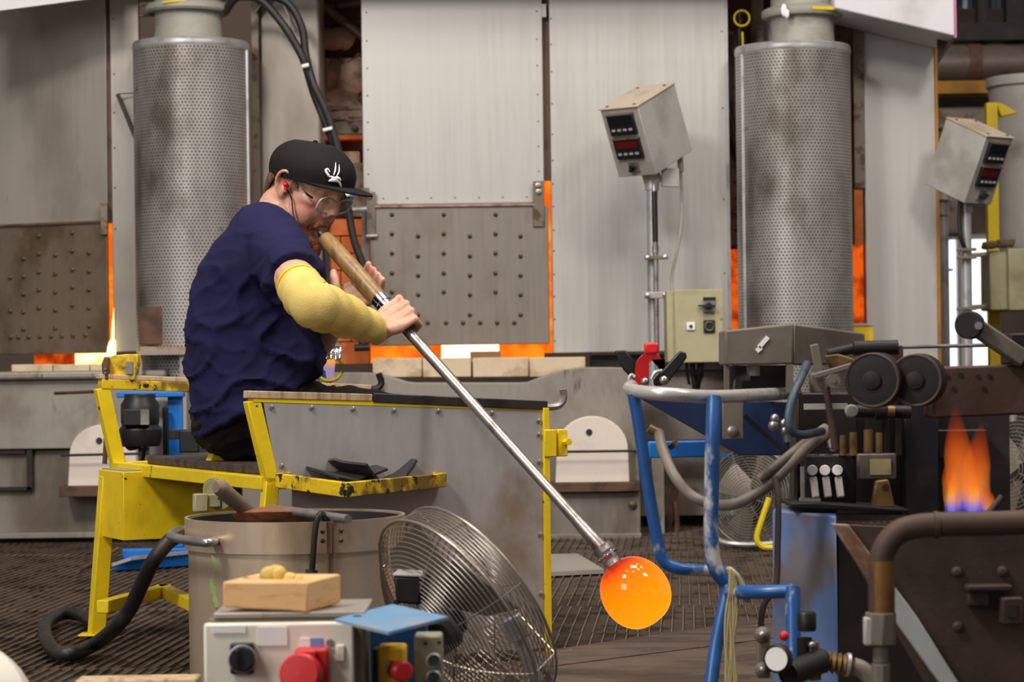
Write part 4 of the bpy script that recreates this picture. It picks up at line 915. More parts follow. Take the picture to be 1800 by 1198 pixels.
put('box_lid', MB().prism([P(690, 1011, Yf-.101), P(745, 1013, Yf-.101), P(742, 1004, Yf-.06), P(700, 1002, Yf-.06)], (0, 0, .002)), M['boxgrey'], ft_)
put('motor_lead', MB().cyl(P(697, 1058, Yf-.09), P(686, 1078, Yf-.06), .005), M['black'], ft_)
st = put('stand_arm', MB().tube(cr([P(902, 1092, Yf-.06), P(915, 1120, Yf-.05), P(930, 1160, Yf-.04), P(950, 1210, Yf-.02), P(985, 1300, Yf)], 5), .0115, 12), M['galv'], ft_)
put('pivot_plate', MB().bar(P(897, 1084, Yf-.075), P(914, 1124, Yf-.07), .034, .01, (0, 1, 0)), M['galv'], ft_, .003)
put('pivot_bolt', MB().cyl(P(905, 1101, Yf-.085), P(905, 1101, Yf-.10), .009, seg=12), M['steel'], ft_)
zb = .008
put('fan_base', MB().tube([V((fc.x+.1+.22*math.cos(q), Yf+.1+.22*math.sin(q), .012)) for q in [2*math.pi*i/28 for i in range(28)]], .012, 8, closed=True), M['galv'], ft_)
t = thing('floor_fan', 'round wire fan standing on the floor behind the blue tube frame', 'fan', P(1330, 955, 8.2))
fan(t, P(1332, 872, 8.2), V((-.55, -.8, .05)), .172, .05, 26, .0013, M['wire_dim'], 8, True)
put('fan_stand', MB().tube(cr([P(1250, 870, 8.2), P(1255, 940, 8.15), P(1300, 956, 8.1), P(1390, 952, 8.1)], 5), .009, 8), M['galv'], t)
put('yellow_cord', MB().tube(cr([P(1352, 874, 7.9), P(1340, 910, 7.9), P(1330, 945, 7.9), P(1340, 960, 7.9), P(1360, 962, 7.9)], 5), .010, 8), M['yellow'], t)
t = thing('floor_fan', 'wire fan half cropped at the right edge behind the gas flame', 'fan', P(1800, 960, 7.4))
fan(t, P(1805, 830, 7.4), V((-.75, -.62, .15)), .19, .06, 24, .0014, M['wire_dim'], 8, False)
put('fan_stand', MB().cyl(P(1781, 716, 7.4), P(1781, 740, 7.4), .012), M['galv'], t)
# ================================================================ BURNER MACHINE, RIGHT FOREGROUND
M['tube_blue'] = mat('worn_blue_tube', (36, 88, 150), .35, .1, (26, 62, 112), 9, (.5, .7), c3=(206, 202, 200), sc3=7, thr3=(.55, .62), st3=(1, 1, .6), spec=.6)
M['tube_bare'] = mat('bare_worn_tube', (206, 200, 194), .3, .4, (60, 98, 146), 9, (.6, .68), c3=(130, 88, 70), sc3=16, thr3=(.62, .70))
M['mach_dark'] = mat('shade_dark_oily_machine', (22, 17, 16), .6, .1, (36, 28, 24), 8, (.5, .7), c3=(92, 74, 60), sc3=18, thr3=(.68, .76))  # base lowered to stand in for shade lying over the machine
M['mach_grey'] = mat('dusty_machine_grey', (118, 109, 97), .6, .15, (96, 86, 76), 6, (.45, .68), bump=.1)
M['mach_brown'] = mat('rust_brown_plate', (82, 62, 50), .65, .2, (58, 44, 38), 5, (.42, .66), c3=(116, 86, 64), sc3=20, thr3=(.68, .76), bump=.15)
M['cable_blue'] = mat('blue_grey_hose', (58, 72, 84), .5, 0, (44, 54, 62), 9)
M['navy'] = mat('navy_painted_plate', (20, 40, 78), .5, 0, (16, 28, 54), 5, (.45, .68))
M['hose_grey'] = mat('grey_rubber_hose', (128, 116, 102), .5, 0, (100, 90, 80), 10)
M['brass'] = mat('dull_brass', (132, 104, 64), .45, .5, (92, 72, 48), 20)
M['cab_blue'] = mat('stained_blue_cabinet', (104, 132, 184), .45, .05, (122, 116, 122), 6.5, (.46, .62), c3=(84, 70, 66), sc3=6, thr3=(.64, .74), st3=(2, 1, .7), coat=.2)
Ym_ = 4.3
bm_ = thing('burner_machine', 'dark gas burner machine with blue tube frame, valves and hoses at right', 'machine', P(1500, 1100, Ym_)-V((0, 0, P(1500, 1100, Ym_).z)))
def tb(name, pts, r, m, n=6, seg=12, par=None): return put(name, MB().tube(cr(pts, n), r, seg), M[m], par or bm_)
# tube frame of the guard rail
tb('top_hoop', [P(1400, 690, 4.5), P(1330, 694, 4.2), P(1250, 697, 4.05), P(1180, 693, 4.0), P(1122, 688, 4.05), P(1106, 682, 4.2), P(1118, 676, 4.5)], .0115, 'tube_bare')
tb('frame_tube', [P(1113, 692, 4.06), P(1122, 740, 4.06), P(1135, 830, 4.06), P(1150, 920, 4.06), P(1160, 968, 4.06), P(1172, 990, 4.06), P(1200, 1000, 4.06), P(1245, 1002, 4.08), P(1292, 1006, 4.1)], .0105, 'tube_blue')
tb('frame_tube', [P(1255, 698, 4.02), P(1253, 760, 4.0), P(1251, 850, 4.0), P(1250, 930, 4.0), P(1254, 985, 4.0), P(1266, 1012, 4.0), P(1285, 1030, 4.0)], .0125, 'tube_blue')
tb('frame_tube', [P(1283, 1022, 4.0), P(1270, 1080, 3.98), P(1258, 1140, 3.96), P(1245, 1240, 3.92)], .0115, 'tube_blue')
tb('frame_tube', [P(1280, 1040, 3.95), P(1340, 1040, 3.9), P(1394, 1038, 3.88)], .0115, 'tube_blue')
tb('frame_tube', [P(1393, 1032, 3.88), P(1394, 1100, 3.86), P(1394, 1260, 3.82)], .0125, 'tube_blue')
# blue table underside
put('gusset_plate', MB().prism([P(1126, 700, 4.3), P(1250, 704, 4.3), P(1385, 706, 4.3), P(1385, 800, 4.3), P(1300, 800, 4.3)], (0, .02, 0)), M['navy'], bm_, .002)
put('cross_bar', MB().pb(1140, 775, 1262, 804, 4.45, .03), M['bluebright'], bm_, .003)
put('foot_plate', MB().prism([P(1250, 800, 4.25), P(1265, 795, 4.25), P(1295, 806, 4.25)], (0, .02, 0)), M['bluebright'], bm_)
put('bracket_plate', MB().pb(1270, 705, 1307, 772, 4.22, .012), M['mach_grey'], bm_, .002)
put('bracket_bolt', MB().lathe([(.009, 0), (.009, .006), (.004, .009)], P(1287, 757, 4.22), (0, -1, 0), 10), M['steel'], bm_)
put('diagonal_stay', MB().bar(P(1308, 730, 4.26), P(1400, 812, 4.26), .008, .008), M['mach_dark'], bm_)
# grey hood box
put('hood_box', MB().prism([P(1274, 580, 4.3), P(1395, 568, 4.3), P(1395, 640, 4.3), P(1274, 642, 4.3)], (.0, .13, 0)).prism([P(1395, 568, 4.3), P(1520, 585, 4.45), P(1524, 640, 4.45), P(1395, 642, 4.3)], (0, .1, 0)), M['mach_grey'], bm_, .004)
put('worn_patch', MB().bar(P(1334, 610, 4.298), P(1350, 592, 4.298), .008, .003, (0, 1, 0)).bar(P(1330, 617, 4.298), P(1338, 610, 4.298), .008, .003, (0, 1, 0)), M['white'], bm_)
put('hood_leg', MB().pb(1274, 640, 1282, 690, 4.32, .02), M['mach_grey'], bm_); put('hood_leg', MB().pb(1383, 640, 1395, 690, 4.3, .02), M['mach_grey'], bm_)
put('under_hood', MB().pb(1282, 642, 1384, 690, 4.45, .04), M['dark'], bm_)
put('hood_pipe', MB().tube(cr([P(1296, 692, 4.36), P(1297, 672, 4.36), P(1304, 664, 4.36), P(1318, 662, 4.36)], 4), .008), M['mach_grey'], bm_)
put('lamp_socket', MB().cyl(P(1324, 643, 4.36), P(1324, 660, 4.36), .012), M['boxgrey'], bm_)
# dark body of the machine
put('body', MB().prism([P(1400, 690, 4.55), P(1640, 690, 4.55), P(1640, 905, 4.55), P(1400, 905, 4.55)], (0, .12, 0)), M['dark'], bm_, .004)
put('body_column', MB().pb(1590, 700, 1650, 905, 4.50, .08), mat('dark_slate_column', (24, 25, 31), .5, .1, (52, 44, 42), 6), bm_, .003)
put('mid_beam', MB().prism([P(1640, 645, 4.25), P(1806, 640, 4.25), P(1806, 728, 4.25), P(1640, 735, 4.25)], (0, .10, 0)), M['mach_brown'], bm_, .004)
many('beam_hole', MB().lathe([(.004, 0), (.004, .002)], (0, 0, 0), (0, -1, 0), 8), M['dark'], bm_, [P(u, v, 4.249) for u, v in ((1665, 660), (1688, 658), (1719, 661), (1739, 660), (1676, 682), (1729, 682))])
put('rear_panel', MB().pb(1640, 728, 1775, 905, 4.62, .02), M['dark'], bm_)
put('rear_block', MB().pb(1648, 755, 1735, 805, 4.56, .05), M['mach_dark'], bm_, .003)
# two wheels (rollers) seen end on
for k, (u, v, r) in enumerate(((1534, 668, .048), (1610, 668, .046))):
    c = P(u, v, 4.1); t0 = put('drive_wheel', MB().lathe([(0, -.004), (r*.5, -.006), (r*.9, -.004), (r, .006), (r, .05), (r*.9, .056), (0, .056)], c, (.35, 1, 0), 32), M['mach_dark'], bm_)
    put('wheel_rim', MB().ring(c+V((-.001, -.003, 0)), (.35, 1, 0), r*.93, .003, 36, 6), M['mach_brown'], t0)
    put('wheel_hub', MB().lathe([(r*.35, 0), (r*.33, .006), (r*.12, .008), (0, .008)], c+V((-.002, -.004, 0)), (-.35, -1, 0), 20), M['mach_dark'], t0)
put('roller_shaft', MB().cyl(P(1500, 612, 4.2), P(1578, 610, 4.2), .013).cyl(P(1455, 622, 4.2), P(1500, 612, 4.2), .009), M['mach_dark'], bm_)
put('shaft_block', MB().pb(1545, 607, 1588, 645, 4.24, .04), M['rust'], bm_, .002)
put('brass_bracket', MB().prism([P(1450, 625, 4.16), P(1475, 622, 4.16), P(1506, 632, 4.16), P(1504, 642, 4.16), P(1460, 648, 4.16)], (0, .02, 0)), M['brass'], bm_, .002)
put('lever_arm', MB().bar(P(1428, 662, 4.12), P(1505, 640, 4.12), .012, .010).pb(1425, 655, 1450, 690, 4.13, .02).bar(P(1430, 605, 4.14), P(1442, 660, 4.14), .014, .014), M['mach_grey'], bm_, .002)
put('lever_knob', MB().lathe([(.012, 0), (.012, .008), (.004, .008), (.004, .012)], P(1464, 669, 4.1), (0, -1, 0), 18), M['mach_grey'], bm_)
put('lever_rod', MB().cyl(P(1452, 680, 4.1), P(1468, 790, 4.1), .006), M['mach_brown'], bm_)
put('rail_strip', MB().pb(1414, 709, 1490, 719, 4.2, .01), M['boxgrey'], bm_)
put('long_rod', MB().cyl(P(1580, 610, 4.4), P(1745, 606, 4.4), .0035, seg=8), M['steel'], bm_)
# roller arm upper right
ra = put('roller_arm', MB().bar(P(1706, 568, 4.15), P(1800, 632, 4.15), .03, .036, (0, 1, 0)), M['mach_grey'], bm_, .004)
put('arm_roller', MB().lathe([(0, -.015), (.022, -.015), (.0245, -.01), (.0245, .025), (0, .025)], P(1704, 571, 4.13), (.3, 1, 0), 24), M['mach_dark'], ra)
put('roller_pin', MB().cyl(P(1720, 572, 4.12), P(1720, 572, 4.10), .007, seg=10), M['steel'], ra)
put('top_block', MB().pb(1775, 585, 1830, 640, 4.2, .08), M['mach_dark'], bm_, .004)
# hoses
tb('hose', [P(1418, 640, 4.2), P(1408, 665, 4.12), P(1394, 695, 4.08), P(1386, 735, 4.06), P(1391, 757, 4.06), P(1410, 764, 4.08), P(1445, 758, 4.15)], .0075, 'cable_blue')
tb('hose', [P(1158, 760, 4.3), P(1165, 790, 4.25), P(1185, 835, 4.2), P(1215, 870, 4.18), P(1255, 886, 4.15), P(1295, 884, 4.12), P(1345, 858, 4.12), P(1385, 820, 4.12), P(1420, 785, 4.15), P(1460, 755, 4.25)], .0095, 'hose_grey')
tb('hose', [P(1335, 842, 4.12), P(1375, 810, 4.12), P(1410, 782, 4.16), P(1450, 752, 4.26)], .0085, 'hose_grey')
put('hose_fitting', MB().cyl(P(1140, 752, 4.3), P(1160, 762, 4.3), .009).cyl(P(1180, 778, 4.3), P(1186, 785, 4.3), .010), M['brass'], bm_)
vb = put('valve_cluster', MB().sph(P(1360, 748, 4.15), .010, 12, 8).sph(P(1362, 735, 4.15), .008, 12, 8).sph(P(1378, 744, 4.15), .008, 12, 8).sph(P(1380, 757, 4.15), .009, 12, 8).cyl(P(1382, 757, 4.15), P(1384, 776, 4.15), .006), M['steel'], bm_)
# valve block with three bright levers
vk = put('valve_block', MB().pb(1415, 800, 1505, 885, 4.3, .08), M['mach_dark'], bm_, .003)
for (u, m) in ((1428, 'boxgrey'), (1450, 'white'), (1472, 'white')):
    lv = put('valve_lever', MB().cyl(P(u, 826, 4.3), P(u, 826, 4.27), .0095, seg=18), M[m], vk, .001)
    put('lever_blade', MB().bar(P(u+1, 838, 4.28), P(u+6, 874, 4.27), .013, .012, (0, 1, 0)), M['boxgrey'], lv, .002)
put('valve_bracket', MB().pb(1408, 820, 1414, 885, 4.26, .01).pb(1408, 876, 1443, 885, 4.26, .03), M['galv'], bm_)
put('valve_post', MB().cyl(P(1463, 770, 4.2), P(1463, 792, 4.2), .006).cyl(P(1463, 774, 4.2), P(1463, 786, 4.2), .009), M['boxgrey'], bm_)
mt = put('meter_plate', MB().pb(1508, 797, 1576, 842, 4.28, .02), M['mach_grey'], bm_, .003)
put('meter_window', MB().pb(1530, 807, 1566, 834, 4.274, .006), mat('pale_meter_label', (176, 168, 122), .5, 0, (140, 130, 90), 20), mt)
put('cast_foot', MB().prism([P(1532, 892, 4.24), P(1540, 845, 4.24), P(1562, 842, 4.24), P(1574, 892, 4.24)], (0, .02, 0)), M['brass'], bm_, .003)
put('foot_hole', MB().lathe([(.006, 0), (.006, .002)], P(1557, 856, 4.239), (0, -1, 0), 10), M['dark'], bm_)
put('brass_fitting', MB().cyl(P(1482, 765, 4.3), P(1482, 800, 4.3), .006).cyl(P(1500, 760, 4.3), P(1500, 800, 4.3), .007).cyl(P(1526, 755, 4.3), P(1526, 795, 4.3), .008).cyl(P(1545, 760, 4.3), P(1545, 795, 4.3), .006), M['brass'], bm_)
put('manifold_pipe', MB().cyl(P(1500, 722, 4.4), P(1600, 724, 4.4), .012).cyl(P(1538, 722, 4.39), P(1560, 722, 4.39), .016), M['blackmetal'], bm_)
put('pipe_nipple', MB().cyl(P(1560, 722, 4.38), P(1572, 722, 4.38), .010), M['brass'], bm_)
put('round_knob', MB().lathe([(.010, 0), (.012, .004), (.009, .012), (0, .013)], P(1496, 722, 4.2), (0, -1, 0), 14), M['boxgrey'], bm_)
for u in (1512, 1558, 1578): put('riser_pipe', MB().cyl(P(u, 735, 4.48), P(u, 800, 4.48), .008), M['blackmetal'], bm_)
for u in (1428, 1448, 1472, 1494): put('hex_fitting', MB().cyl(P(u, 808, 4.31), P(u, 798, 4.31), .010, seg=6), M['mach_grey'], bm_)
put('side_pipe', MB().tube(cr([P(1400, 800, 4.35), P(1402, 850, 4.35), P(1400, 885, 4.35)], 4), .006), M['blackmetal'], bm_)
put('valve_shelf', MB().prism([P(1390, 884, 4.2), P(1440, 884, 4.2), P(1598, 895, 4.2), P(1598, 900, 4.2), P(1390, 892, 4.2)], (0, .15, 0)), M['mach_dark'], bm_, .002)
# blue cabinet below
cb_ = put('blue_cabinet', MB().prism([P(1358, 895, 4.25), P(1470, 906, 4.15), P(1475, 1300, 4.15), P(1358, 1300, 4.25)], (.03, .2, 0)), M['cab_blue'], bm_, .004)
put('dark_side', MB().prism([P(1474, 920, 4.16), P(1640, 930, 4.3), P(1640, 1300, 4.3), P(1474, 1300, 4.16)], (0, .05, 0)), M['dark'], bm_)
tb('copper_pipe', [P(1362, 838, 4.1), P(1368, 880, 4.08), P(1367, 960, 4.06), P(1364, 1030, 4.05), P(1345, 1058, 4.05), P(1338, 1090, 4.05), P(1340, 1130, 4.05)], .0055, 'mach_brown')
# brown guard plate with bent pipe, nearest
gp = put('guard_plate', MB().prism([P(1466, 920, 3.6), P(1806, 935, 3.6), P(1806, 1260, 3.6), P(1660, 1260, 3.6)], (0, .01, 0)), M['mach_brown'], bm_, .002)
put('plate_edge', MB().prism([P(1462, 920, 3.585), P(1492, 922, 3.585), P(1610, 1080, 3.585), P(1712, 1240, 3.585), P(1680, 1240, 3.585), P(1560, 1072, 3.585)], (0, .02, 0)), mat('pale_worn_edge', (188, 190, 184), .5, .1, (130, 92, 66), 8, (.52, .66)), bm_, .002)
many('plate_bolt', MB().lathe([(.008, 0), (.008, .005), (.004, .008)], (0, 0, 0), (0, -1, 0), 10), M['mach_brown'], gp, [P(1681, 1004, 3.6), P(1761, 1003, 3.6), P(1683, 1100, 3.6)])
put('plate_latch', MB().pb(1700, 1028, 1780, 1040, 3.57, .03).pb(1702, 1036, 1740, 1066, 3.58, .02).pb(1762, 1050, 1800, 1098, 3.56, .03), M['mach_brown'], gp, .003)
put('latch_slot', MB().pb(1772, 1062, 1788, 1085, 3.557, .004), M['dark'], gp)
tb('bent_pipe', [P(1548, 1085, 3.4), P(1548, 1010, 3.4), P(1552, 970, 3.4), P(1575, 938, 3.4), P(1610, 925, 3.4), P(1660, 921, 3.4), P(1730, 920, 3.4), P(1830, 916, 3.4)], .0175, 'mach_brown', 6, 16)
put('pipe_sleeve', MB().cyl(P(1550, 985, 3.4), P(1550, 1075, 3.4), .0185, seg=18), mat('ochre_brass_sleeve', (140, 98, 50), .45, .4, (104, 74, 44), 9), bm_)
put('pipe_collar', MB().cyl(P(1641, 922, 3.4), P(1649, 922, 3.4), .0195, seg=18), M['mach_brown'], bm_)
cp = put('pipe_coupling', MB().cyl(P(1548, 1075, 3.4), P(1548, 1132, 3.4), .0225, seg=8).cyl(P(1548, 1132, 3.4), P(1548, 1165, 3.4), .011).cyl(P(1548, 1165, 3.4), P(1548, 1260, 3.4), .014, seg=8), M['mach_grey'], bm_, .002)
put('coupling_ear', MB().pb(1520, 1085, 1536, 1135, 3.385, .02), M['boxgrey'], cp, .003)
# gauge, regulator and hose at the bottom
gg = put('pressure_gauge', MB().lathe([(0, 0), (.021, 0), (.0225, .004), (.0225, .016), (.02, .019), (.019, .016), (0, .016)], P(1372, 1156, 3.72), (-.55, -1, .05), 28), M['blackmetal'], bm_)
put('gauge_face', MB().lathe([(0, 0), (.0185, 0), (.0185, .001), (0, .001)], P(1372, 1156, 3.72)+V((-.55, -1, .05)).normalized()*.0165, (-.55, -1, .05), 28), M['white'], gg)
rg = put('regulator_body', MB().cyl(P(1385, 1185, 3.74), P(1445, 1160, 3.80), .02, seg=16).cyl(P(1414, 1160, 3.8), P(1414, 1120, 3.8), .012), M['mach_dark'], bm_)
put('regulator_knob', MB().lathe([(.0145, 0), (.0155, .005), (.0155, .026), (.013, .03), (0, .03)], P(1418, 1108, 3.8), (0, 0, 1), 14), M['black'], rg)
put('regulator_flange', MB().bar(P(1342, 1110, 3.74), P(1342, 1190, 3.74), .02, .024, (0, 1, 0)).sph(P(1340, 1115, 3.73), .013, 12, 8).sph(P(1341, 1176, 3.73), .013, 12, 8), M['mach_grey'], rg, .003); put('regulator_flange', MB().bar(P(1428, 1125, 3.8), P(1432, 1195, 3.8), .02, .02, (0, 1, 0)), M['mach_grey'], rg, .003)
many('flange_bolt', MB().sph((0, 0, 0), .006, 10, 6), M['steel'], rg, [P(1339, 1115, 3.715), P(1340, 1176, 3.715), P(1427, 1133, 3.785)])
put('red_tap', MB().sph(P(1378, 1117, 3.74), .008, 10, 8), M['red'], rg)
fh = put('fluted_hose', MB().tube([P(1440+i*3.2, 1160+i*.55, 3.8) for i in range(18)], [.0135+.0025*(i % 3) for i in range(18)], 14), M['brass'], bm_)
tb('hose', [P(1498, 1169, 3.8), P(1520, 1180, 3.8), P(1540, 1215, 3.8), P(1545, 1260, 3.8)], .014, 'hose_grey')
put('hose_clamp', MB().cyl(P(1487, 1167, 3.8), P(1493, 1168, 3.8), .019, seg=16), M['galv'], bm_)
# twine tied round the tubes
tw = MB(); random.seed(3)
for k in range(7):
    x = 1288+random.uniform(-9, 10)
    tw.tube(cr([P(1284+k*1.5, 1000+k*5, 3.93), P(x-2, 1070, 3.93), P(x-6-2*k+8, 1130, 3.93), P(x+random.uniform(-12, 6), 1195, 3.93), P(x-6, 1215, 3.93)], 5), .0028, 6)
for k in range(7):
    q = P(1292+k*2.2, 1012+k*5, 3.955); tw.ring(q, (.7, .2, .6), .016, .0042, 18, 6)
o = put('twine', tw, mat('straw_twine', (182, 166, 120), .9, 0, (140, 124, 86), 30)); tag(o, 'frayed straw twine knotted round the blue tube joint', 'twine')

# gas flames over the burner
def flame_mat(name, stops, dens, peak=1.0):
    N = NT(name); tc = N.n('ShaderNodeTexCoord'); sx = N.n('ShaderNodeSeparateXYZ'); N.l(tc.outputs['Generated'], sx.inputs[0])
    r = N.n('ShaderNodeValToRGB'); el = r.color_ramp.elements
    el[0].position = stops[0][0]; el[0].color = lin(stops[0][1]); el[1].position = stops[-1][0]; el[1].color = lin(stops[-1][1])
    for p, c in stops[1:-1]: k = el.new(p); k.color = lin(c)
    N.l(sx.outputs[2], r.inputs[0])
    e = N.n('ShaderNodeEmission'); N.l(r.outputs[0], e.inputs[0]); e.inputs[1].default_value = peak
    tr = N.n('ShaderNodeBsdfTransparent'); mx = N.n('ShaderNodeMixShader')
    lw = N.n('ShaderNodeLayerWeight'); lw.inputs[0].default_value = .5
    fac = N.math('SUBTRACT', 1.0, lw.outputs['Facing'])
    top = N.ramp(sx.outputs[2], 1.0, .45); bot = N.ramp(sx.outputs[2], 0.0, .08)
    ns = N.math('MULTIPLY_ADD', N.noise(N.coord((1, 1, .35)), 26, 3), .9, .35)
    f = N.math('MULTIPLY', N.math('MULTIPLY', N.math('MULTIPLY', N.math('POWER', fac, 1.3), top), bot), N.math('MULTIPLY', ns, dens))
    N.l(N.math('MINIMUM', f, 1.0), mx.inputs[0]); N.l(tr.outputs[0], mx.inputs[1]); N.l(e.outputs[0], mx.inputs[2]); N.l(mx.outputs[0], N.out.inputs[0])
    return N.m
M['flame'] = flame_mat('gas_flame', [(0, (70, 90, 230)), (.10, (130, 110, 220)), (.22, (255, 150, 70)), (.45, (250, 120, 40)), (.7, (220, 80, 20)), (1, (170, 50, 14))], .50, .95)
M['flame_core'] = flame_mat('gas_flame_core', [(0, (90, 110, 240)), (.18, (180, 140, 200)), (.36, (255, 176, 50)), (.55, (250, 130, 40)), (1, (230, 100, 40))], .8, 1.0)
gf = thing('gas_flame', 'orange and blue gas flames rising from the burner at right', 'flame', P(1698, 905, 4.0))
def fl_(u, v0, v1, r, m, lean=0, Y=4.0, name='flame_tongue'):
    n = 12; pts = []; rs = []
    for i in range(n+1):
        k = i/n; pts.append(P(u+lean*k*k+3*math.sin(k*5+u), v0+(v1-v0)*k, Y)); rs.append(max(.0015, r*(math.sin(min(1, k*1.25+.22)*math.pi)**.7 if k < .75 else math.sin(min(1, .9375+.22)*math.pi*1.0) if False else (1-k)*2.2)))
    rs = [r*min(1, .75+.5*(i/n)*2)*(1 if i/n < .5 else max(.05, 1-((i/n-.5)/.5)**1.3)) for i in range(n+1)]
    return put(name, MB().tube(pts, rs, 14), M[m], gf, smooth=80)
fl_(1672, 904, 785, .017, 'flame', 4); fl_(1712, 904, 780, .019, 'flame', 0); fl_(1692, 904, 700, .026, 'flame', -16, 4.03); fl_(1718, 904, 730, .024, 'flame', 6, 4.05)
fl_(1675, 902, 810, .008, 'flame_core'); fl_(1709, 902, 808, .010, 'flame_core'); fl_(1735, 904, 845, .012, 'flame', 3, 4.02)
put('spark_tip', MB().cyl(P(1738, 902, 3.9), P(1762, 872, 3.9), .006), M['mach_brown'], bm_)
put('burner_bar', MB().cyl(P(1640, 912, 4.0), P(1780, 912, 4.0), .012, seg=12), M['mach_brown'], bm_)
# ---- red clamp with black handled tongs hooked on the blue frame
rcp = thing('red_clamp', 'small red hook clamp with black levers on top of the blue frame', 'clamp', P(1140, 680, 4.35))
Yr = 4.35
pts = []
for i in range(15):
    a = math.radians(180-i*15); pts.append((1143+26*math.cos(a), 650-31*math.sin(a)))
outer = [(1117, 676)]+pts[:13]+[(1168, 632), (1165, 642)]; inner = [(1152, 634), (1146, 632), (1141, 638), (1140, 676)]
put('hook_body', MB().prism([P(u, v, Yr) for u, v in outer+inner], (0, .022, 0)), mat('bright_red_enamel', (190, 18, 22), .35, 0, (160, 14, 18), 8), rcp, .003)
put('hook_head', MB().pb(1133, 602, 1158, 622, Yr-.003, .026), mat('scarlet_enamel', (236, 36, 36), .35), rcp, .004)
put('lever', MB().prism([P(1148, 668, Yr-.015), P(1195, 616, Yr-.015), P(1206, 619, Yr-.015), P(1208, 628, Yr-.015), P(1172, 676, Yr-.015), P(1150, 678, Yr-.015)], (0, .012, 0)), M['black'], rcp, .003)
put('lever', MB().prism([P(1080, 616, Yr+.03), P(1100, 615, Yr+.03), P(1116, 635, Yr+.03), P(1118, 672, Yr+.03), P(1096, 650, Yr+.03)], (0, .012, 0)), M['black'], rcp, .003)
put('pivot_bolt', MB().sph(P(1134, 670, Yr-.01), .0075, 12, 8).sph(P(1167, 668, Yr-.018), .0085, 12, 8).cyl(P(1196, 680, Yr), P(1196, 680, Yr-.02), .005).cyl(P(1210, 680, Yr), P(1210, 680, Yr-.02), .005), M['steel'], rcp)
put('wire_hook', MB().tube(cr([P(1108, 684, Yr), P(1105, 668, Yr), P(1110, 658, Yr), P(1116, 662, Yr)], 4), .003, 6).tube(cr([P(1145, 666, Yr-.02), P(1152, 654, Yr-.02), P(1164, 651, Yr-.02)], 4), .0035, 6), M['galv'], rcp)
# ================================================================ BLOWPIPE AND HOT GLASS
PM = P(563, 409, 5.33); PE = P(1066, 972, 4.86); BCN = P(1117, 1041, 4.85)
pd = (PE-PM).normalized(); PLN = (PE-PM).length
def pp(k): return PM + (PE-PM)*k
bp = thing('blowpipe', 'long steel blowpipe with wooden grip held to the mouth of the seated man', 'blowpipe', pp(.5))
put('mouthpiece', MB().tube([pp(0), pp(.004), pp(.022), pp(.026)], [.0075, .0085, .0115, .0125], 18), M['chrome'], bp)
def kx(u):   # parameter of the pipe point seen at photo column u
    a, b = 0.0, 1.0
    for _ in range(40):
        m = (a+b)/2; p = pp(m); uu = 900+F*(p.x-ROLL*(p.z-H))/p.y
        if uu < u: a = m
        else: b = m
    return a
k0, k1, k2, k3 = kx(570), kx(666), kx(674), kx(690)
grip = put('wooden_grip', MB().tube([pp(k0), pp(k0+.006), pp((k0+k1)/2), pp(k1)], [.0155, .0180, .0196, .0190], 24), mat('varnished_ash_grip', (156, 122, 72), .42, 0, (122, 90, 50), 10, (.45, .68), (6, 6, 1.2), var=.1), bp, .001)
put('ferrule', MB().tube([pp(k1), pp(k2), pp(k2+.001), pp(k3-.004), pp(k3), pp(k3+.002)], [.0190, .0190, .0168, .0160, .0172, .0155], 24), M['chrome'], bp)
put('steel_tube', MB().tube([pp(k3), pp(.55), pp(.82), pp(.90), pp(.96), pp(1)], [.0122, .0115, .0112, .0125, .0150, .0162], 20), mat('worn_pipe_steel', (158, 150, 144), .34, .8, (116, 104, 96), 9, (.5, .7), (3, 3, 1)), bp)
# hot glass: a lathe about the pipe axis
def hot_glass():
    N = NT('hot_glass'); b = N.n('ShaderNodeBsdfPrincipled'); N.l(b.outputs[0], N.out.inputs[0])
    tc = N.n('ShaderNodeTexCoord'); mp = N.n('ShaderNodeMapping'); mp.vector_type = 'POINT'; N.l(tc.outputs['Object'], mp.inputs[0])
    dt = N.n('ShaderNodeVectorMath', operation='DOT_PRODUCT'); N.l(mp.outputs[0], dt.inputs[0]); dt.inputs[1].default_value = gax
    k = N.math('MULTIPLY_ADD', dt.outputs['Value'], 1/GR, GOFF)     # 0 at the neck, 2 at the far end
    k = N.math('ADD', k, N.math('MULTIPLY_ADD', N.noise(N.coord(), 14, 2), .3, -.15))
    r = N.n('ShaderNodeValToRGB'); el = r.color_ramp.elements
    for p, c in ((0, (96, 10, 6)), (.05, (150, 16, 4)), (.10, (220, 46, 4)), (.16, (255, 96, 4)), (.28, (255, 130, 4)), (.55, (255, 150, 6)), (1, (255, 166, 12))):
        if p in (0, 1): el[0 if p == 0 else -1].color = lin(c)
        else: el.new(p).color = lin(c)
    N.l(N.math('MULTIPLY', k, .5), r.inputs[0])
    N.l(r.outputs[0], b.inputs['Emission Color']); b.inputs['Emission Strength'].default_value = 1.0
    b.inputs['Base Color'].default_value = (.10, .01, .0, 1); b.inputs['Roughness'].default_value = .03; b.inputs['Specular IOR Level'].default_value = .5
    b.inputs['Coat Weight'].default_value = .0; b.inputs['Coat Roughness'].default_value = .02
    return N.m
gax = (BCN-PE).normalized(); GR = 60.5/F*4.85
base = BCN-gax*GR*1.06; GOFF = 0.0
prof = [(.001, 0)]
for i in range(1, 26):
    a = math.pi*i/26; r = GR*math.sin(a)**.86*(1-.03*math.cos(a)); prof.append((r, GR*1.05*(1-math.cos(a))))
prof[1] = (.016, .001); prof.append((.001, GR*2.1))
hg = thing('hot_glass', 'glowing orange ball of molten glass on the end of the blowpipe', 'glass', BCN-V((0, 0, GR)))
GOFF = (BCN-V((0, 0, GR))-base).dot(gax)/GR
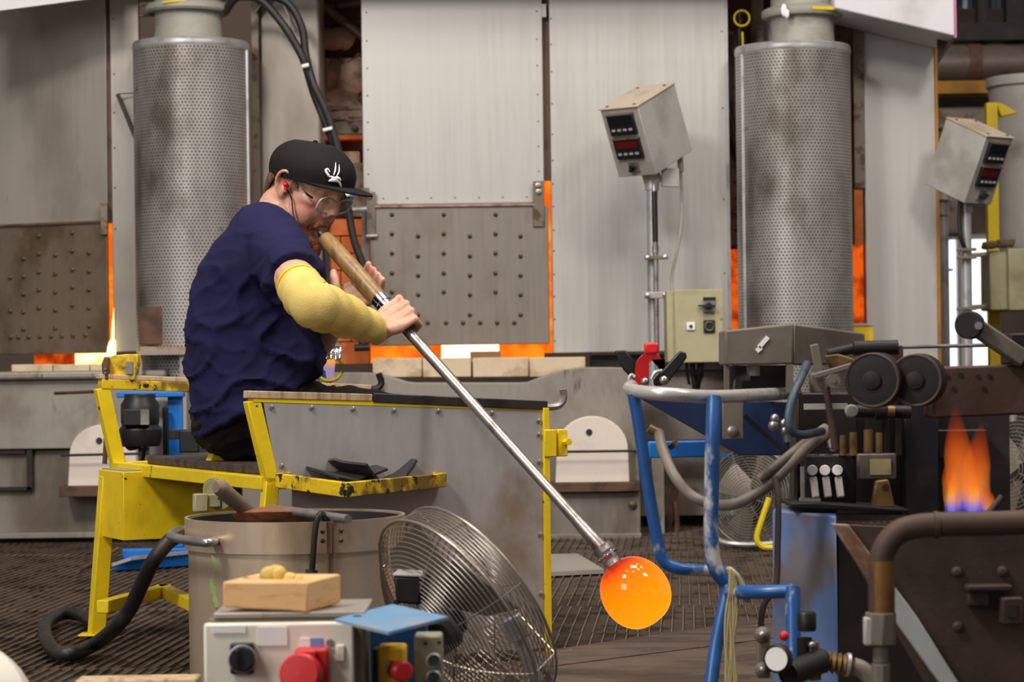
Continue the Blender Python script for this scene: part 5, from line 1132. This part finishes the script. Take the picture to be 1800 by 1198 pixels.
put('glass_bubble', MB().lathe(prof, base, gax, 48), hot_glass(), hg, smooth=80)
cg = NT('clear_gathering_glass'); b_ = cg.n('ShaderNodeBsdfPrincipled'); cg.l(b_.outputs[0], cg.out.inputs[0])
b_.inputs['Base Color'].default_value = (.98, .96, .95, 1); b_.inputs['Transmission Weight'].default_value = .95; b_.inputs['Roughness'].default_value = .04; b_.inputs['IOR'].default_value = 1.5
nl = (base-PE).length
put('clear_neck', MB().lathe([(.0155, -.018), (.0195, -.020), (.0235, -.010), (.0205, -.003), (.0245, .004), (.0195, .012), (.018, nl*.6), (.018, nl+.006), (.012, nl+.012), (.010, -.018)], PE, gax, 28, True), cg.m, hg, smooth=60)

# ================================================================ THE GLASSBLOWER
YM = 5.4
def Q(u, v, dy=0.0): return P(u, v, YM+dy)
def remesh(mb, voxel, it=4, fac=.5):
    me = mesh_of('tmp', mb, V((0, 0, 0)), None, 0); o = bpy.data.objects.new('tmp', me); COL.objects.link(o)
    r = o.modifiers.new('r', 'REMESH'); r.mode = 'VOXEL'; r.voxel_size = voxel
    dg = bpy.context.evaluated_depsgraph_get(); dg.update(); ev = o.evaluated_get(dg)
    me2 = bpy.data.meshes.new_from_object(ev); bpy.data.objects.remove(o)
    bm = bmesh.new(); bm.from_mesh(me2)
    for _ in range(it): bmesh.ops.smooth_vert(bm, verts=bm.verts, factor=fac, use_axis_x=True, use_axis_y=True, use_axis_z=True)
    bm.normal_update()
    vs = [v.co.copy() for v in bm.verts]; ns = [v.normal.copy() for v in bm.verts]; fs = [[v.index for v in f.verts] for f in bm.faces]
    bm.free(); bpy.data.meshes.remove(me2); return vs, ns, fs
def fin(name, vs, fs, m, parent, label=None):
    o = MB(); o.v = vs; o.f = fs; ob = put(name, o, m, parent, smooth=80, label=label); return ob
# head frame: forward, near side (towards the camera), up
yaw, pit = math.radians(34), math.radians(33)
HF = V((math.cos(pit)*math.cos(yaw), -math.cos(pit)*math.sin(yaw), -math.sin(pit)))
HU = V((math.sin(pit)*math.cos(yaw), -math.sin(pit)*math.sin(yaw), math.cos(pit)))
HS = HF.cross(HU)                       # his right, which faces the camera
if HS.y > 0: HS = -HS
EAR = Q(507, 324, -.04)
HO = EAR - HS*.067
RH = Matrix((HF, HS, HU)).transposed()
def h(f, s, u): return HO + HF*(f*.86) + HS*(s*.93) + HU*u
body = MB()
body.sph(h(-.006, 0, .028), (.092, .073, .066), 24, 16, RH)
body.sph(h(.032, 0, -.024), (.064, .062, .084), 24, 16, RH)
for s in (-1, 1):
    body.tube([h(-.012, s*.056, -.03), h(-.004, s*.056, -.058), h(.045, s*.046, -.086), h(.084, s*.012, -.102)], [.020, .022, .021, .02], 12)
    body.sph(h(.046, s*.041, -.046), (.040, .026, .040), 14, 10, RH)
    body.sph(h(.050, s*.045, -.008), (.032, .02, .016), 12, 8, RH)
    body.tube([h(.062, s*.052, .030), h(.080, s*.036, .041), h(.092, s*.012, .038)], [.010, .0115, .010], 10)
    body.sph(h(.070, s*.032, .019), (.0135, .0155, .0125), 12, 8, RH)
    body.sph(h(.104, s*.0115, -.024), (.011, .0075, .008), 10, 8, RH)
    # ear: helix, lobe and tragus
    et = [h(.008, s*.074, .000), h(.010, s*.080, .019), h(-.004, s*.087, .029), h(-.022, s*.091, .022), h(-.028, s*.091, .002), h(-.018, s*.086, -.019), h(-.004, s*.079, -.031)]
    body.tube(cr(et, 4), .0048, 8)
    body.sph(h(-.004, s*.077, -.029), (.008, .005, .010), 8, 6, RH); body.sph(h(.007, s*.076, -.010), (.005, .005, .007), 8, 6, RH)
    body.sph(h(-.009, s*.077, -.001), (.018, .006, .029), 10, 8, RH)
body.tube([h(.094, 0, .030), h(.102, 0, .012), h(.114, 0, -.010), h(.117, 0, -.018)], [.0095, .0095, .0125, .0135], 12)
body.sph(h(.094, 0, -.048), (.014, .026, .014), 12, 8, RH)
lipc = h(.101, 0, -.066)
body.sph(h(.103, 0, -.060), (.010, .020, .0065), 12, 8, RH); body.sph(h(.098, 0, -.076), (.011, .018, .0065), 12, 8, RH)
body.sph(h(.086, 0, -.096), (.02, .024, .018), 12, 8, RH)
C7 = Q(459, 378, .0)
body.tube([h(-.022, 0, -.005), h(-.030, 0, -.05), (h(-.03, 0, -.075)+C7)/2+V((.02, 0, 0)), C7+V((.03, 0, -.035)), C7+V((.03, 0, -.09))], [.060, .060, .058, .058, .06], 20)
# trunk levels: photo-left and photo-right edges of the shirt, and half depth
LV = [((438, 371), (512, 400), .095), ((408, 396), (545, 424), .17), ((376, 430), (552, 470), .205), ((350, 482), (548, 520), .205), ((332, 545), (552, 562), .20), ((328, 612), (560, 606), .20), ((334, 688), (566, 638), .20), ((351, 774), (562, 660), .198)]
def trunk(mb, sh, levels=LV, seg=32):
    vs = []; n = len(levels)
    cs = [((Q(*a)+Q(*b))/2, (Q(*b)-Q(*a))/2, d) for a, b, d in levels]
    ctr = cr([c[0] for c in cs], 3); ax = cr([c[1] for c in cs], 3); dp = cr([V((c[2], 0, 0)) for c in cs], 3)
    for c, a, d in zip(ctr, ax, dp):
        L = a.length; an = a/L
        for k in range(seg):
            q = 2*math.pi*k/seg; cx = math.copysign(abs(math.cos(q))**.9, math.cos(q)); sy = math.copysign(abs(math.sin(q))**.9, math.sin(q))
            vs.append(c + an*((L-sh)*cx) + V((0, 1, 0))*((d.x-sh)*sy))
    m = len(ctr); fs = []
    for i in range(m-1):
        for k in range(seg): fs.append((i*seg+k, i*seg+(k+1) % seg, (i+1)*seg+(k+1) % seg, (i+1)*seg+k))
    fs.append(list(range(seg))[::-1]); fs.append([(m-1)*seg+k for k in range(seg)])
    mb.add(vs, fs)
trunk(body, .034)
SR = Q(484, 440, -.17); ER = Q(545, 531, -.42); WR = Q(663, 579, -.235)
SL = Q(500, 420, .19); EL = Q(548, 606, .20); WL = Q(588, 552, .05)
body.tube([Q(462, 410, -.06), Q(478, 412, -.13), SR, (SR+ER)/2, ER], [.052, .055, .060, .047, .044], 16)
body.tube([ER, (ER*2+WR)/3, (ER+WR*3)/4, WR], [.041, .040, .0275, .0255], 16)
body.tube([Q(468, 414, .06), SL, (SL+EL)/2, EL], [.05, .058, .052, .045], 16)
body.tube([EL, (EL*2+WL)/3, WL], [.045, .045, .029], 16)
# hands on the pipe: d along the pipe, c towards the camera, e across (up and right)
d_ = pd; view = (V((0, 0, H))-pp(.25)).normalized(); c_ = (view - d_*view.dot(d_)).normalized(); e_ = c_.cross(d_)
if e_.z < 0: e_ = -e_
def hand(mb, g, wrist, ds, mcp, pip, dip, tip, lens, thumb, r0=.0098):
    at = lambda d, e, c: g + d_*d + e_*e + c_*c
    for i, d in enumerate(ds):
        L = lens[i]
        A_ = at(d, *mcp); B_ = at(d+.003*(i-1.5), mcp[0]+(pip[0]-mcp[0])*L, pip[1]); C_ = at(d+.002*(i-1.5), dip[0]*(.5+.5*L), dip[1]); D_ = at(d, tip[0], tip[1])
        mb.tube([wrist*.75+A_*.25+d_*(d*.2), A_], [.017, .0135], 10)
        mb.tube([A_, (A_+B_)/2, B_, C_, D_], [.0118, r0*.98, r0*1.04, r0*.92, r0*.78], 10)
        mb.sph(B_, r0*1.06, 8, 6); mb.sph(D_, r0*.8, 8, 6); mb.sph(A_, .0125, 8, 6)
    T = [at(*t) for t in thumb]
    mb.tube([wrist*.6+T[0]*.4]+T, [.019, .0165, .0125, .0115, .009], 10); mb.sph(T[-1], .0092, 8, 6)
    mb.tube([wrist, wrist*.5+at(sum(ds)/4, *mcp)*.5], [.029, .030], 14)
GRR = pp(kx(703)); GRL = pp(kx(630))
hand(body, GRR, WR, (-.029, -.010, .009, .027), (-.006, .030), (.033, .021), (.030, -.012), (.004, -.024), (1.0, 1.08, 1.03, .86),
     [(-.018, -.036, .020), (-.028, -.028, -.004), (-.034, -.010, -.024), (-.036, .008, -.028)])
hand(body, GRL, WL, (-.012, .007, .025, .042), (-.048, -.020), (-.012, -.040), (.018, -.034), (.034, -.012), (.95, 1.0, 1.0, .9),
     [(.0, -.068, -.004), (-.016, -.054, .006), (-.032, -.044, .008), (-.045, -.036, .006)])
# pelvis and legs (under the trousers)
def legs(mb, sh):
    mb.sph(Q(432, 736, 0), (.122-sh, .165-sh, .100-sh), 20, 14)
    for s, (ku, kv) in ((-1, (668, 748)), (1, (684, 736))):
        hip = Q(452, 738, s*.085); kn = Q(ku, kv, s*.08+.06); an = V((kn.x-.01, kn.y+.02, .09))
        mb.tube([hip, hip*.5+kn*.5, kn], [.094-sh, .082-sh, .062-sh], 18); mb.tube([kn, kn*.6+an*.4, an], [.060-sh, .058-sh, .042-sh], 16); mb.sph(kn, .061-sh, 14, 10)
    return mb
legs(body, .012)
feet = []
for s, (ku, kv) in ((-1, (668, 748)), (1, (684, 736))):
    kn = Q(ku, kv, s*.08+.06); an = V((kn.x-.01, kn.y+.02, .09)); feet.append(an)
    body.tube([an, an+V((.03, .01, -.045)), an+V((.14, .05, -.06))], [.036, .036, .026], 12)
vs, ns, fs = remesh(body, .0038, 2, .5)
# sculpt: sockets, nostrils, philtrum
def bump(p, c, r, amt, dirv):
    d = (p-c).length
    if d < r*2.2: p += dirv*(amt*math.exp(-(d/r)**2*1.6))
lips_c = h(.104, 0, -.068)
for p in vs:
    if (p-HO).length > .2: continue
    for s in (-1, 1):
        bump(p, h(.090, s*.020, .018), .014, -.007, HF)
        bump(p, h(.074, s*.050, .022), .014, -.003, HF)
        bump(p, h(-.006, s*.083, -.001), .012, -.007, HS*s)
        bump(p, h(.112, s*.007, -.029), .005, -.003, HU*-1)
    bump(p, h(.108, 0, -.068), .008, -.006, HF)
body_o = None
person = thing('person', 'seated man in navy t-shirt and black cap blowing through a long pipe', 'person', V((Q(432, 736).x, YM, .438)))
sk = NT('fair_skin'); b_ = sk.n('ShaderNodeBsdfPrincipled'); sk.l(b_.outputs[0], sk.out.inputs[0])
at_ = sk.n('ShaderNodeAttribute', attribute_name='flush'); kk = sk.noise(sk.coord(), 60, 4)
cb0 = sk.mix(sk.ramp(kk, .35, .7), lin((222, 176, 150)), lin((208, 158, 132)))
sk.l(sk.mix(at_.outputs['Fac'], cb0, lin((196, 106, 94))), b_.inputs['Base Color'])
b_.inputs['Roughness'].default_value = .48; b_.inputs['Subsurface Weight'].default_value = .12; b_.inputs['Subsurface Radius'].default_value = (.6, .25, .15); b_.inputs['Subsurface Scale'].default_value = .012
bb = sk.n('ShaderNodeBump'); bb.inputs['Strength'].default_value = .12; bb.inputs['Distance'].default_value = .002; sk.l(sk.noise(sk.coord(), 260, 3), bb.inputs['Height']); sk.l(bb.outputs[0], b_.inputs['Normal'])
body_o = fin('body', vs, fs, sk.m, person)
att = body_o.data.attributes.new('flush', 'FLOAT', 'POINT')
spots = [(h(.066, .055, -.030), .036, .62), (h(.066, -.055, -.030), .036, .62), (h(.116, 0, -.018), .016, .55), (h(-.006, .086, .01), .030, .45), (h(.05, .05, -.07), .03, .30),
         (GRL+e_*.03, .020, .8), (GRR+e_*.03, .03, .28), (h(.104, 0, -.068), .013, .95), (GRL-d_*.04-e_*.04, .016, .5), (h(.03, .05, -.02), .05, .15)]
off = WP[person.name]
for i, v in enumerate(body_o.data.vertices):
    p = v.co+off; a = 0
    for c, r, k in spots:
        d = (p-c).length
        if d < 2.2*r: a = max(a, k*math.exp(-(d/r)**2*.9))
    att.data[i].value = a
# ---- clothing
def folds(p, n, amp, sc, dirn=V((0, 0, 1))):
    q = V((p.x*sc*.55+p.z*sc*.55, p.y*sc*.5, p.z*sc*1.25-p.x*sc*.55))
    a = noise.noise(q); b = noise.noise(q*2.1+V((3, 7, 1)))
    return n*((max(0, 1-abs(a)*1.6))**5*amp*1.5+(max(0, 1-abs(b)*1.6))**4*amp*.7-amp*.5)
sh = MB(); trunk(sh, 0)
sh.tube([Q(458, 415, -.05), Q(472, 423, -.12), SR+V((0, .01, 0)), SR*.55+ER*.45+V((0, .006, -.0)), SR*.42+ER*.58], [.080, .078, .073, .066, .066], 22)
sh.tube([Q(468, 412, .05), SL, SL*.55+EL*.45], [.078, .072, .066], 20)
vs, ns, fs = remesh(sh, .0065, 5, .5)
for i, p in enumerate(vs):
    w = min(1, max(.2, (1.06-p.z)*3.2)); p += folds(p, ns[i], .0072*w, 10)
    # long drag folds from the armpit and over the belly
    q = math.sin((p.z*1.0+p.x*.55)*62+1.5*noise.noise(p*6))*.0040*w*max(0, min(1, (p.x+.62)*3+.3)); p += ns[i]*q
M['navy_cloth'] = mat('navy_cotton', (31, 29, 66), .85, 0, (27, 25, 58), 8, var=.06, bump=.10, bsc=420, spec=.2)
fin('t_shirt', vs, fs, M['navy_cloth'], person)
c_tr = MB(); legs(c_tr, 0); vs, ns, fs = remesh(c_tr, .008, 4)
for i, p in enumerate(vs): p += folds(p, ns[i], .007, 12)
for p in vs: p.z = max(p.z, .060) if p.x > Q(560, 700).x else max(p.z, .4395)
fin('trousers', vs, fs, mat('black_trousers', (30, 27, 27), .85, 0, (40, 36, 35), 9, bump=.1, bsc=300, spec=.2), person)
for an in feet:
    sm = MB().tube(cr([an+V((-.05, -.02, -.052)), an+V((0, 0, -.04)), an+V((.08, .03, -.055)), an+V((.19, .07, -.065))], 4), [(.036, .03)]*3+[(.046, .05)]*4+[(.045, .036)]*4+[(.03, .022)]*2, 14)
    for p in sm.v: p.z = max(p.z, .003)
    put('shoe', sm, M['black'], person)
# yellow knitted arm sleeve with brighter hem
ys = MB(); path = cr([SR*.30+ER*.70, SR*.14+ER*.86, ER+V((.004, -.0, -.002)), ER*.8+WR*.2, ER*.5+WR*.5, ER*.2+WR*.8, WR+(WR-ER)*.02], 6)
rs = [V((x, 0, 0)) for x in (.0475, .0490, .0500, .0500, .0455, .0365, .0320)]; rr_ = [x.x for x in cr(rs, 6)]
n0 = len(path)
ys.tube(path, rr_, 36)
vs = ys.v; tmp = mesh_of('t', ys, V((0, 0, 0)), None, 0)
for i, p in enumerate(vs):
    r_ = i//36; cdir = (p-path[r_]).normalized(); p += cdir*(.0032*math.sin(r_*1.05+.9*math.sin(i*.35)))*(1 if 6 < r_ < n0-3 else .3) + cdir*.002*noise.noise(p*30)
M['knit'] = mat('yellow_aramid_knit', (226, 200, 118), .9, 0, (214, 184, 100), 9, var=.07, vsc=220, bump=.35, bsc=360, spec=.15)
slv = put('arm_sleeve', ys, M['knit'], person, smooth=80)
a0 = path[0]; ad = (path[1]-path[0]).normalized()
put('sleeve_hem', MB().tube([a0-ad*.003, a0+ad*.0045], [.0492, .0496], 36, True), mat('yellow_hem', (240, 204, 20), .8, 0), slv)
# ---- hair, beard, cap, glasses, ear plug
def hshell(f, s, u, k=1.0): return h(-.006+(f+.006)*k, s*k, .045+(u-.045)*k)
HP = [(.040, -.112, .074), (.0, -.110, .074), (-.03, -.106, .072), (-.055, -.099, .067), (-.074, -.090, .062)]
def hair(i, j):
    az = (i-.5)*2*math.radians(118)                 # 0 = back of the head, beyond 90 = in front of the ears
    a = abs(math.degrees(az)); low = -.074 if a < 42 else (-.074+(a-42)/30*.082 if a < 72 else (.026 if a < 98 else .004))
    u = .045+(low-.045)*j
    for (u0, f0, s0), (u1, f1, s1) in zip(HP, HP[1:]):
        if u <= u0+.006 and u >= u1-.001: q = (u0-u)/(u0-u1); fb = f0+(f1-f0)*q; sr = s0+(s1-s0)*q
    k = 1+.018*noise.noise(V((i*36, j*10, 3)))
    if j > .9: k -= .012
    c0 = -.012
    return h(c0+(fb-c0)*k*math.cos(az) if a < 90 else c0-.085*math.cos(az), (sr+.004)*k*math.sin(az), u)
put('hair', MB().sheet(44, 14, hair, .005), mat('short_brown_hair', (120, 88, 58), .6, 0, (88, 62, 40), 60, (.4, .6), (1, 1, .3), bump=.5, bsc=220), person, smooth=80)
be = MB()
for s in (-1, 1):
    be.tube([h(-.004, s*.052, -.062), h(.02, s*.053, -.078), h(.05, s*.045, -.094), h(.075, s*.026, -.110), h(.09, 0, -.114)], [.010, .019, .0245, .027, .026], 12)
    be.tube([h(.086, s*.034, -.070), h(.098, s*.022, -.054), h(.107, 0, -.046)], [.0055, .0080, .0072], 10)
    be.sph(h(.070, s*.030, -.104), (.028, .022, .024), 12, 8, RH); be.sph(h(.046, s*.046, -.092), (.030, .020, .022), 12, 8, RH)
be.sph(h(.096, 0, -.120), (.024, .027, .026), 14, 10, RH); be.sph(h(.088, 0, -.138), (.017, .02, .016), 12, 8, RH); be.tube([h(.096, 0, -.084), h(.092, 0, -.10)], [.006, .012], 8)
vs, ns, fs = remesh(be, .0032, 2)
for i, p in enumerate(vs):
    q = RH.transposed() @ (p-HO); p += ns[i]*(.0022*noise.noise(V((q.x*160, q.y*160, q.z*45)))+.0010)
fin('beard', vs, fs, mat('ginger_beard', (176, 112, 66), .75, 0, (140, 84, 48), 70, (.4, .62), (1, 1, .4), bump=.6, bsc=300), person)
# cap
CP = math.radians(13); CF = V((math.cos(CP)*math.cos(yaw), -math.cos(CP)*math.sin(yaw), -math.sin(CP))); CS = HS; CU = CS.cross(CF); 
if CU.z < 0: CU = -CU
CO = HO + V((.012, 0, .013)) + V((0, -.012, 0))*0
def cap(i, j):
    az = 2*math.pi*i; t = j
    k = max(0, 1-t**2.7)**(1/2.5); fr = math.cos(az)
    R1 = .1035 if fr < 0 else .0985; R2 = .0850
    puff = 1+.05*math.sin(min(1, t*1.2)*math.pi)*(1 if fr > 0 else .6)
    p = CO + CF*(R1*k*puff*fr - .010*t) + CS*(R2*k*puff*math.sin(az)) + CU*(.088*t - .002)
    return p
M['cap'] = mat('black_cotton_twill', (25, 21, 20), .8, 0, (31, 26, 24), 10, bump=.12, bsc=500, spec=.25)
capo = put('cap', MB().sheet(56, 16, cap, .003), M['cap'], person, smooth=70)
def brim(i, j):
    az = math.radians(-72+144*i); R1 = .0985; R2 = .0845
    base_ = CO + CF*(R1*math.cos(az)) + CS*(R2*math.sin(az))
    ext = .068*max(0, math.cos(az*1.2))**.6
    return base_ + CF*(ext*j*.97) - CU*(ext*j*.10) + CU*.001
put('brim', MB().sheet(28, 8, brim, .004), M['cap'], capo, smooth=60)
put('cap_button', MB().sph(CO+CU*.0868-CF*.010, (.006, .006, .0035), 10, 6), M['cap'], capo)
put('cap_seam', MB().tube([cap(.25*.0+.0, t)*1.0 for t in [k/14 for k in range(15)]], .0011, 6).tube([cap(.84, k/14) for k in range(15)], .0009, 6), M['cap'], capo)
# white emblem of curling strokes, low on the front of the cap
em = MB(); 
def cs(i, j, lift=.0042):
    p = cap(i, j); a = cap(i+.01, j)-p; b = cap(i, j+.01)-p; n = a.cross(b).normalized()
    if (p+n*.01-CO).length < (p-CO).length: n = -n
    return p+n*lift
sgn = 1 if (cap(.06, .3)-cap(.94, .3)).dot(HS) > 0 else -1
ci = lambda a: (a*sgn) % 1.0
for pts, r in (([(.075, .30), (.068, .42), (.060, .60)], [.0012, .002, .0006]), ([(.062, .28), (.052, .40), (.046, .56)], [.0012, .0018, .0005]), ([(.088, .24), (.098, .30), (.106, .38), (.098, .42), (.090, .36)], [.0022, .003, .0028, .002, .001]),
               ([(.092, .14), (.078, .18), (.062, .18), (.048, .14)], [.0014, .0048, .0042, .0012]), ([(.085, .26), (.070, .22), (.055, .24), (.042, .20)], [.002, .0046, .004, .0014]), ([(.05, .16), (.040, .08), (.034, .02)], [.0028, .002, .0006])):
    q = cr([cs(ci(a), b) for a, b in pts], 4); rr2 = [x.x for x in cr([V((x, 0, 0)) for x in r], 4)]; em.tube(q, rr2, 8)
put('cap_emblem', em, M['white'], capo, label='white curling emblem')
# glasses
gl = NT('clear_lens'); g1 = gl.n('ShaderNodeBsdfTransparent'); g2 = gl.n('ShaderNodeBsdfGlossy'); g2.inputs['Roughness'].default_value = .03
mx_ = gl.n('ShaderNodeMixShader'); lw = gl.n('ShaderNodeLayerWeight'); lw.inputs[0].default_value = .35; g1.inputs[0].default_value = (.97, .97, .96, 1)
gl.l(gl.math('MULTIPLY_ADD', lw.outputs['Fresnel'], .25, .02), mx_.inputs[0]); gl.l(g1.outputs[0], mx_.inputs[1]); gl.l(g2.outputs[0], mx_.inputs[2]); gl.l(mx_.outputs[0], gl.out.inputs[0])
M['clearframe'] = mat('clear_acetate_frame', (206, 200, 192), .15, .3, var=.05)
gt = MB(); gls = None
def lens_ring(s):
    out = []
    for k in range(24):
        q = 2*math.pi*k/24; x = .0285*math.copysign(abs(math.cos(q))**.6, math.cos(q)); z = .0185*math.copysign(abs(math.sin(q))**.65, math.sin(q))
        sd = .034+x; out.append(h(.107-.085*(max(0, sd-.01))**1.5*2.0+z*.10, s*sd, .001+z+.06*x))
    return out
fr_ = MB()
for s in (-1, 1): fr_.tube(lens_ring(s), .0024, 8, closed=True)
fr_.tube(cr([h(.107, .007, .009), h(.112, 0, .013), h(.107, -.007, .009)], 4), .0016, 8)
gls = put('glasses', fr_, M['clearframe'], person, smooth=70)
for s in (-1, 1):
    L = lens_ring(s); nrm = HF*.0006
    put('lens', MB().prism(L, nrm), gl.m, gls)
    put('temple', MB().tube(cr([h(.083, s*.064, .006), h(.066, s*.076, .011), h(.035, s*.081, .022), h(.004, s*.084, .036), h(-.014, s*.085, .026)], 5), [.0026]*6+[.0017]*15, 8), M['black'] , gls)
# lashes and brows
for s in (-1, 1):
    put('eyelash', MB().tube(cr([h(.0775, s*.0225, .012), h(.0830, s*.032, .009), h(.0765, s*.043, .012)], 4), .0011, 6), mat('lash_brown', (70, 46, 34), .8, 0) if s < 0 else bpy.data.materials['lash_brown'], person)
    put('eyebrow', MB().tube(cr([h(.101, s*.012, .041), h(.093, s*.03, .047), h(.076, s*.048, .040)], 4), [.0018, .002, .0022, .0024, .0024, .0022, .002, .0016, .001], 6), bpy.data.materials['short_brown_hair'], person)
ep = put('ear_plug', MB().sph(h(.002, .084, .000), (.0065, .006, .006), 10, 8, RH).cyl(h(-.004, .086, .004), h(.010, .085, -.010), .0036, seg=8), mat('red_ear_plug', (230, 26, 30), .4, 0), person)
put('plug_cord', MB().tube(cr([h(.001, .088, -.003), Q(511, 345, -.05), Q(514, 362, -.055), Q(516, 378, -.06), Q(522, 392, -.065)], 5), .0018, 6), M['black'], ep)

# ================================================================ SMALL THINGS BEHIND HIM
Yt = 6.45
tt = thing('torch_stand', 'chrome burner head with yellow rimmed round glass with painted glow just behind the man', 'torch', P(580, 668, Yt))
put('glass_rim', MB().ring(P(578, 645, Yt), (.25, -1, .1), .037, .0052, 36, 8), mat('olive_yellow_rim', (176, 164, 40), .4, .1, (70, 66, 34), 10, (.5, .6)), tt)
N = NT('glow_painted_glass'); tc = N.n('ShaderNodeTexCoord'); sx = N.n('ShaderNodeSeparateXYZ'); N.l(tc.outputs['Generated'], sx.inputs[0])
e = N.n('ShaderNodeEmission'); N.l(N.mix(N.ramp(sx.outputs[2], .45, .9), lin((170, 140, 176)), lin((255, 170, 70))), e.inputs[0]); e.inputs[1].default_value = .9; N.l(e.outputs[0], N.out.inputs[0])  # orange over lavender glow put into the glass as emission
put('glow_painted_glass', MB().prism([P(566, 632, Yt+.03), P(589, 630, Yt+.03), P(586, 664, Yt+.03), P(572, 664, Yt+.03)], (0, .02, 0)), N.m, tt)
put('blue_wedge', MB().prism([P(560, 645, Yt+.02), P(572, 652, Yt+.02), P(574, 664, Yt+.02), P(560, 664, Yt+.02)], (0, .01, 0)), M['blue'], tt)
nz = MB().lathe([(.004, -.012), (.0062, -.008), (.0062, .006), (.0045, .010), (.006, .016), (.004, .022), (0, .022)], (0, 0, 0), (0, -.4, -1), 10)
many('burner_nozzle', nz, M['chrome'], tt, [P(u, v, Yt-.02) for u, v in ((566, 617), (574, 618), (583, 617), (591, 619), (598, 617))])
put('burner_bar', MB().cyl(P(560, 611, Yt), P(600, 609, Yt), .008), M['chrome'], tt)
put('glass_foot', MB().cyl(P(578, 670, Yt), P(577, 690, Yt+.02), .008).cyl(P(577, 690, Yt+.02), V((P(577, 690, Yt).x, Yt+.02, 0)), .008), M['blackmetal'], tt)
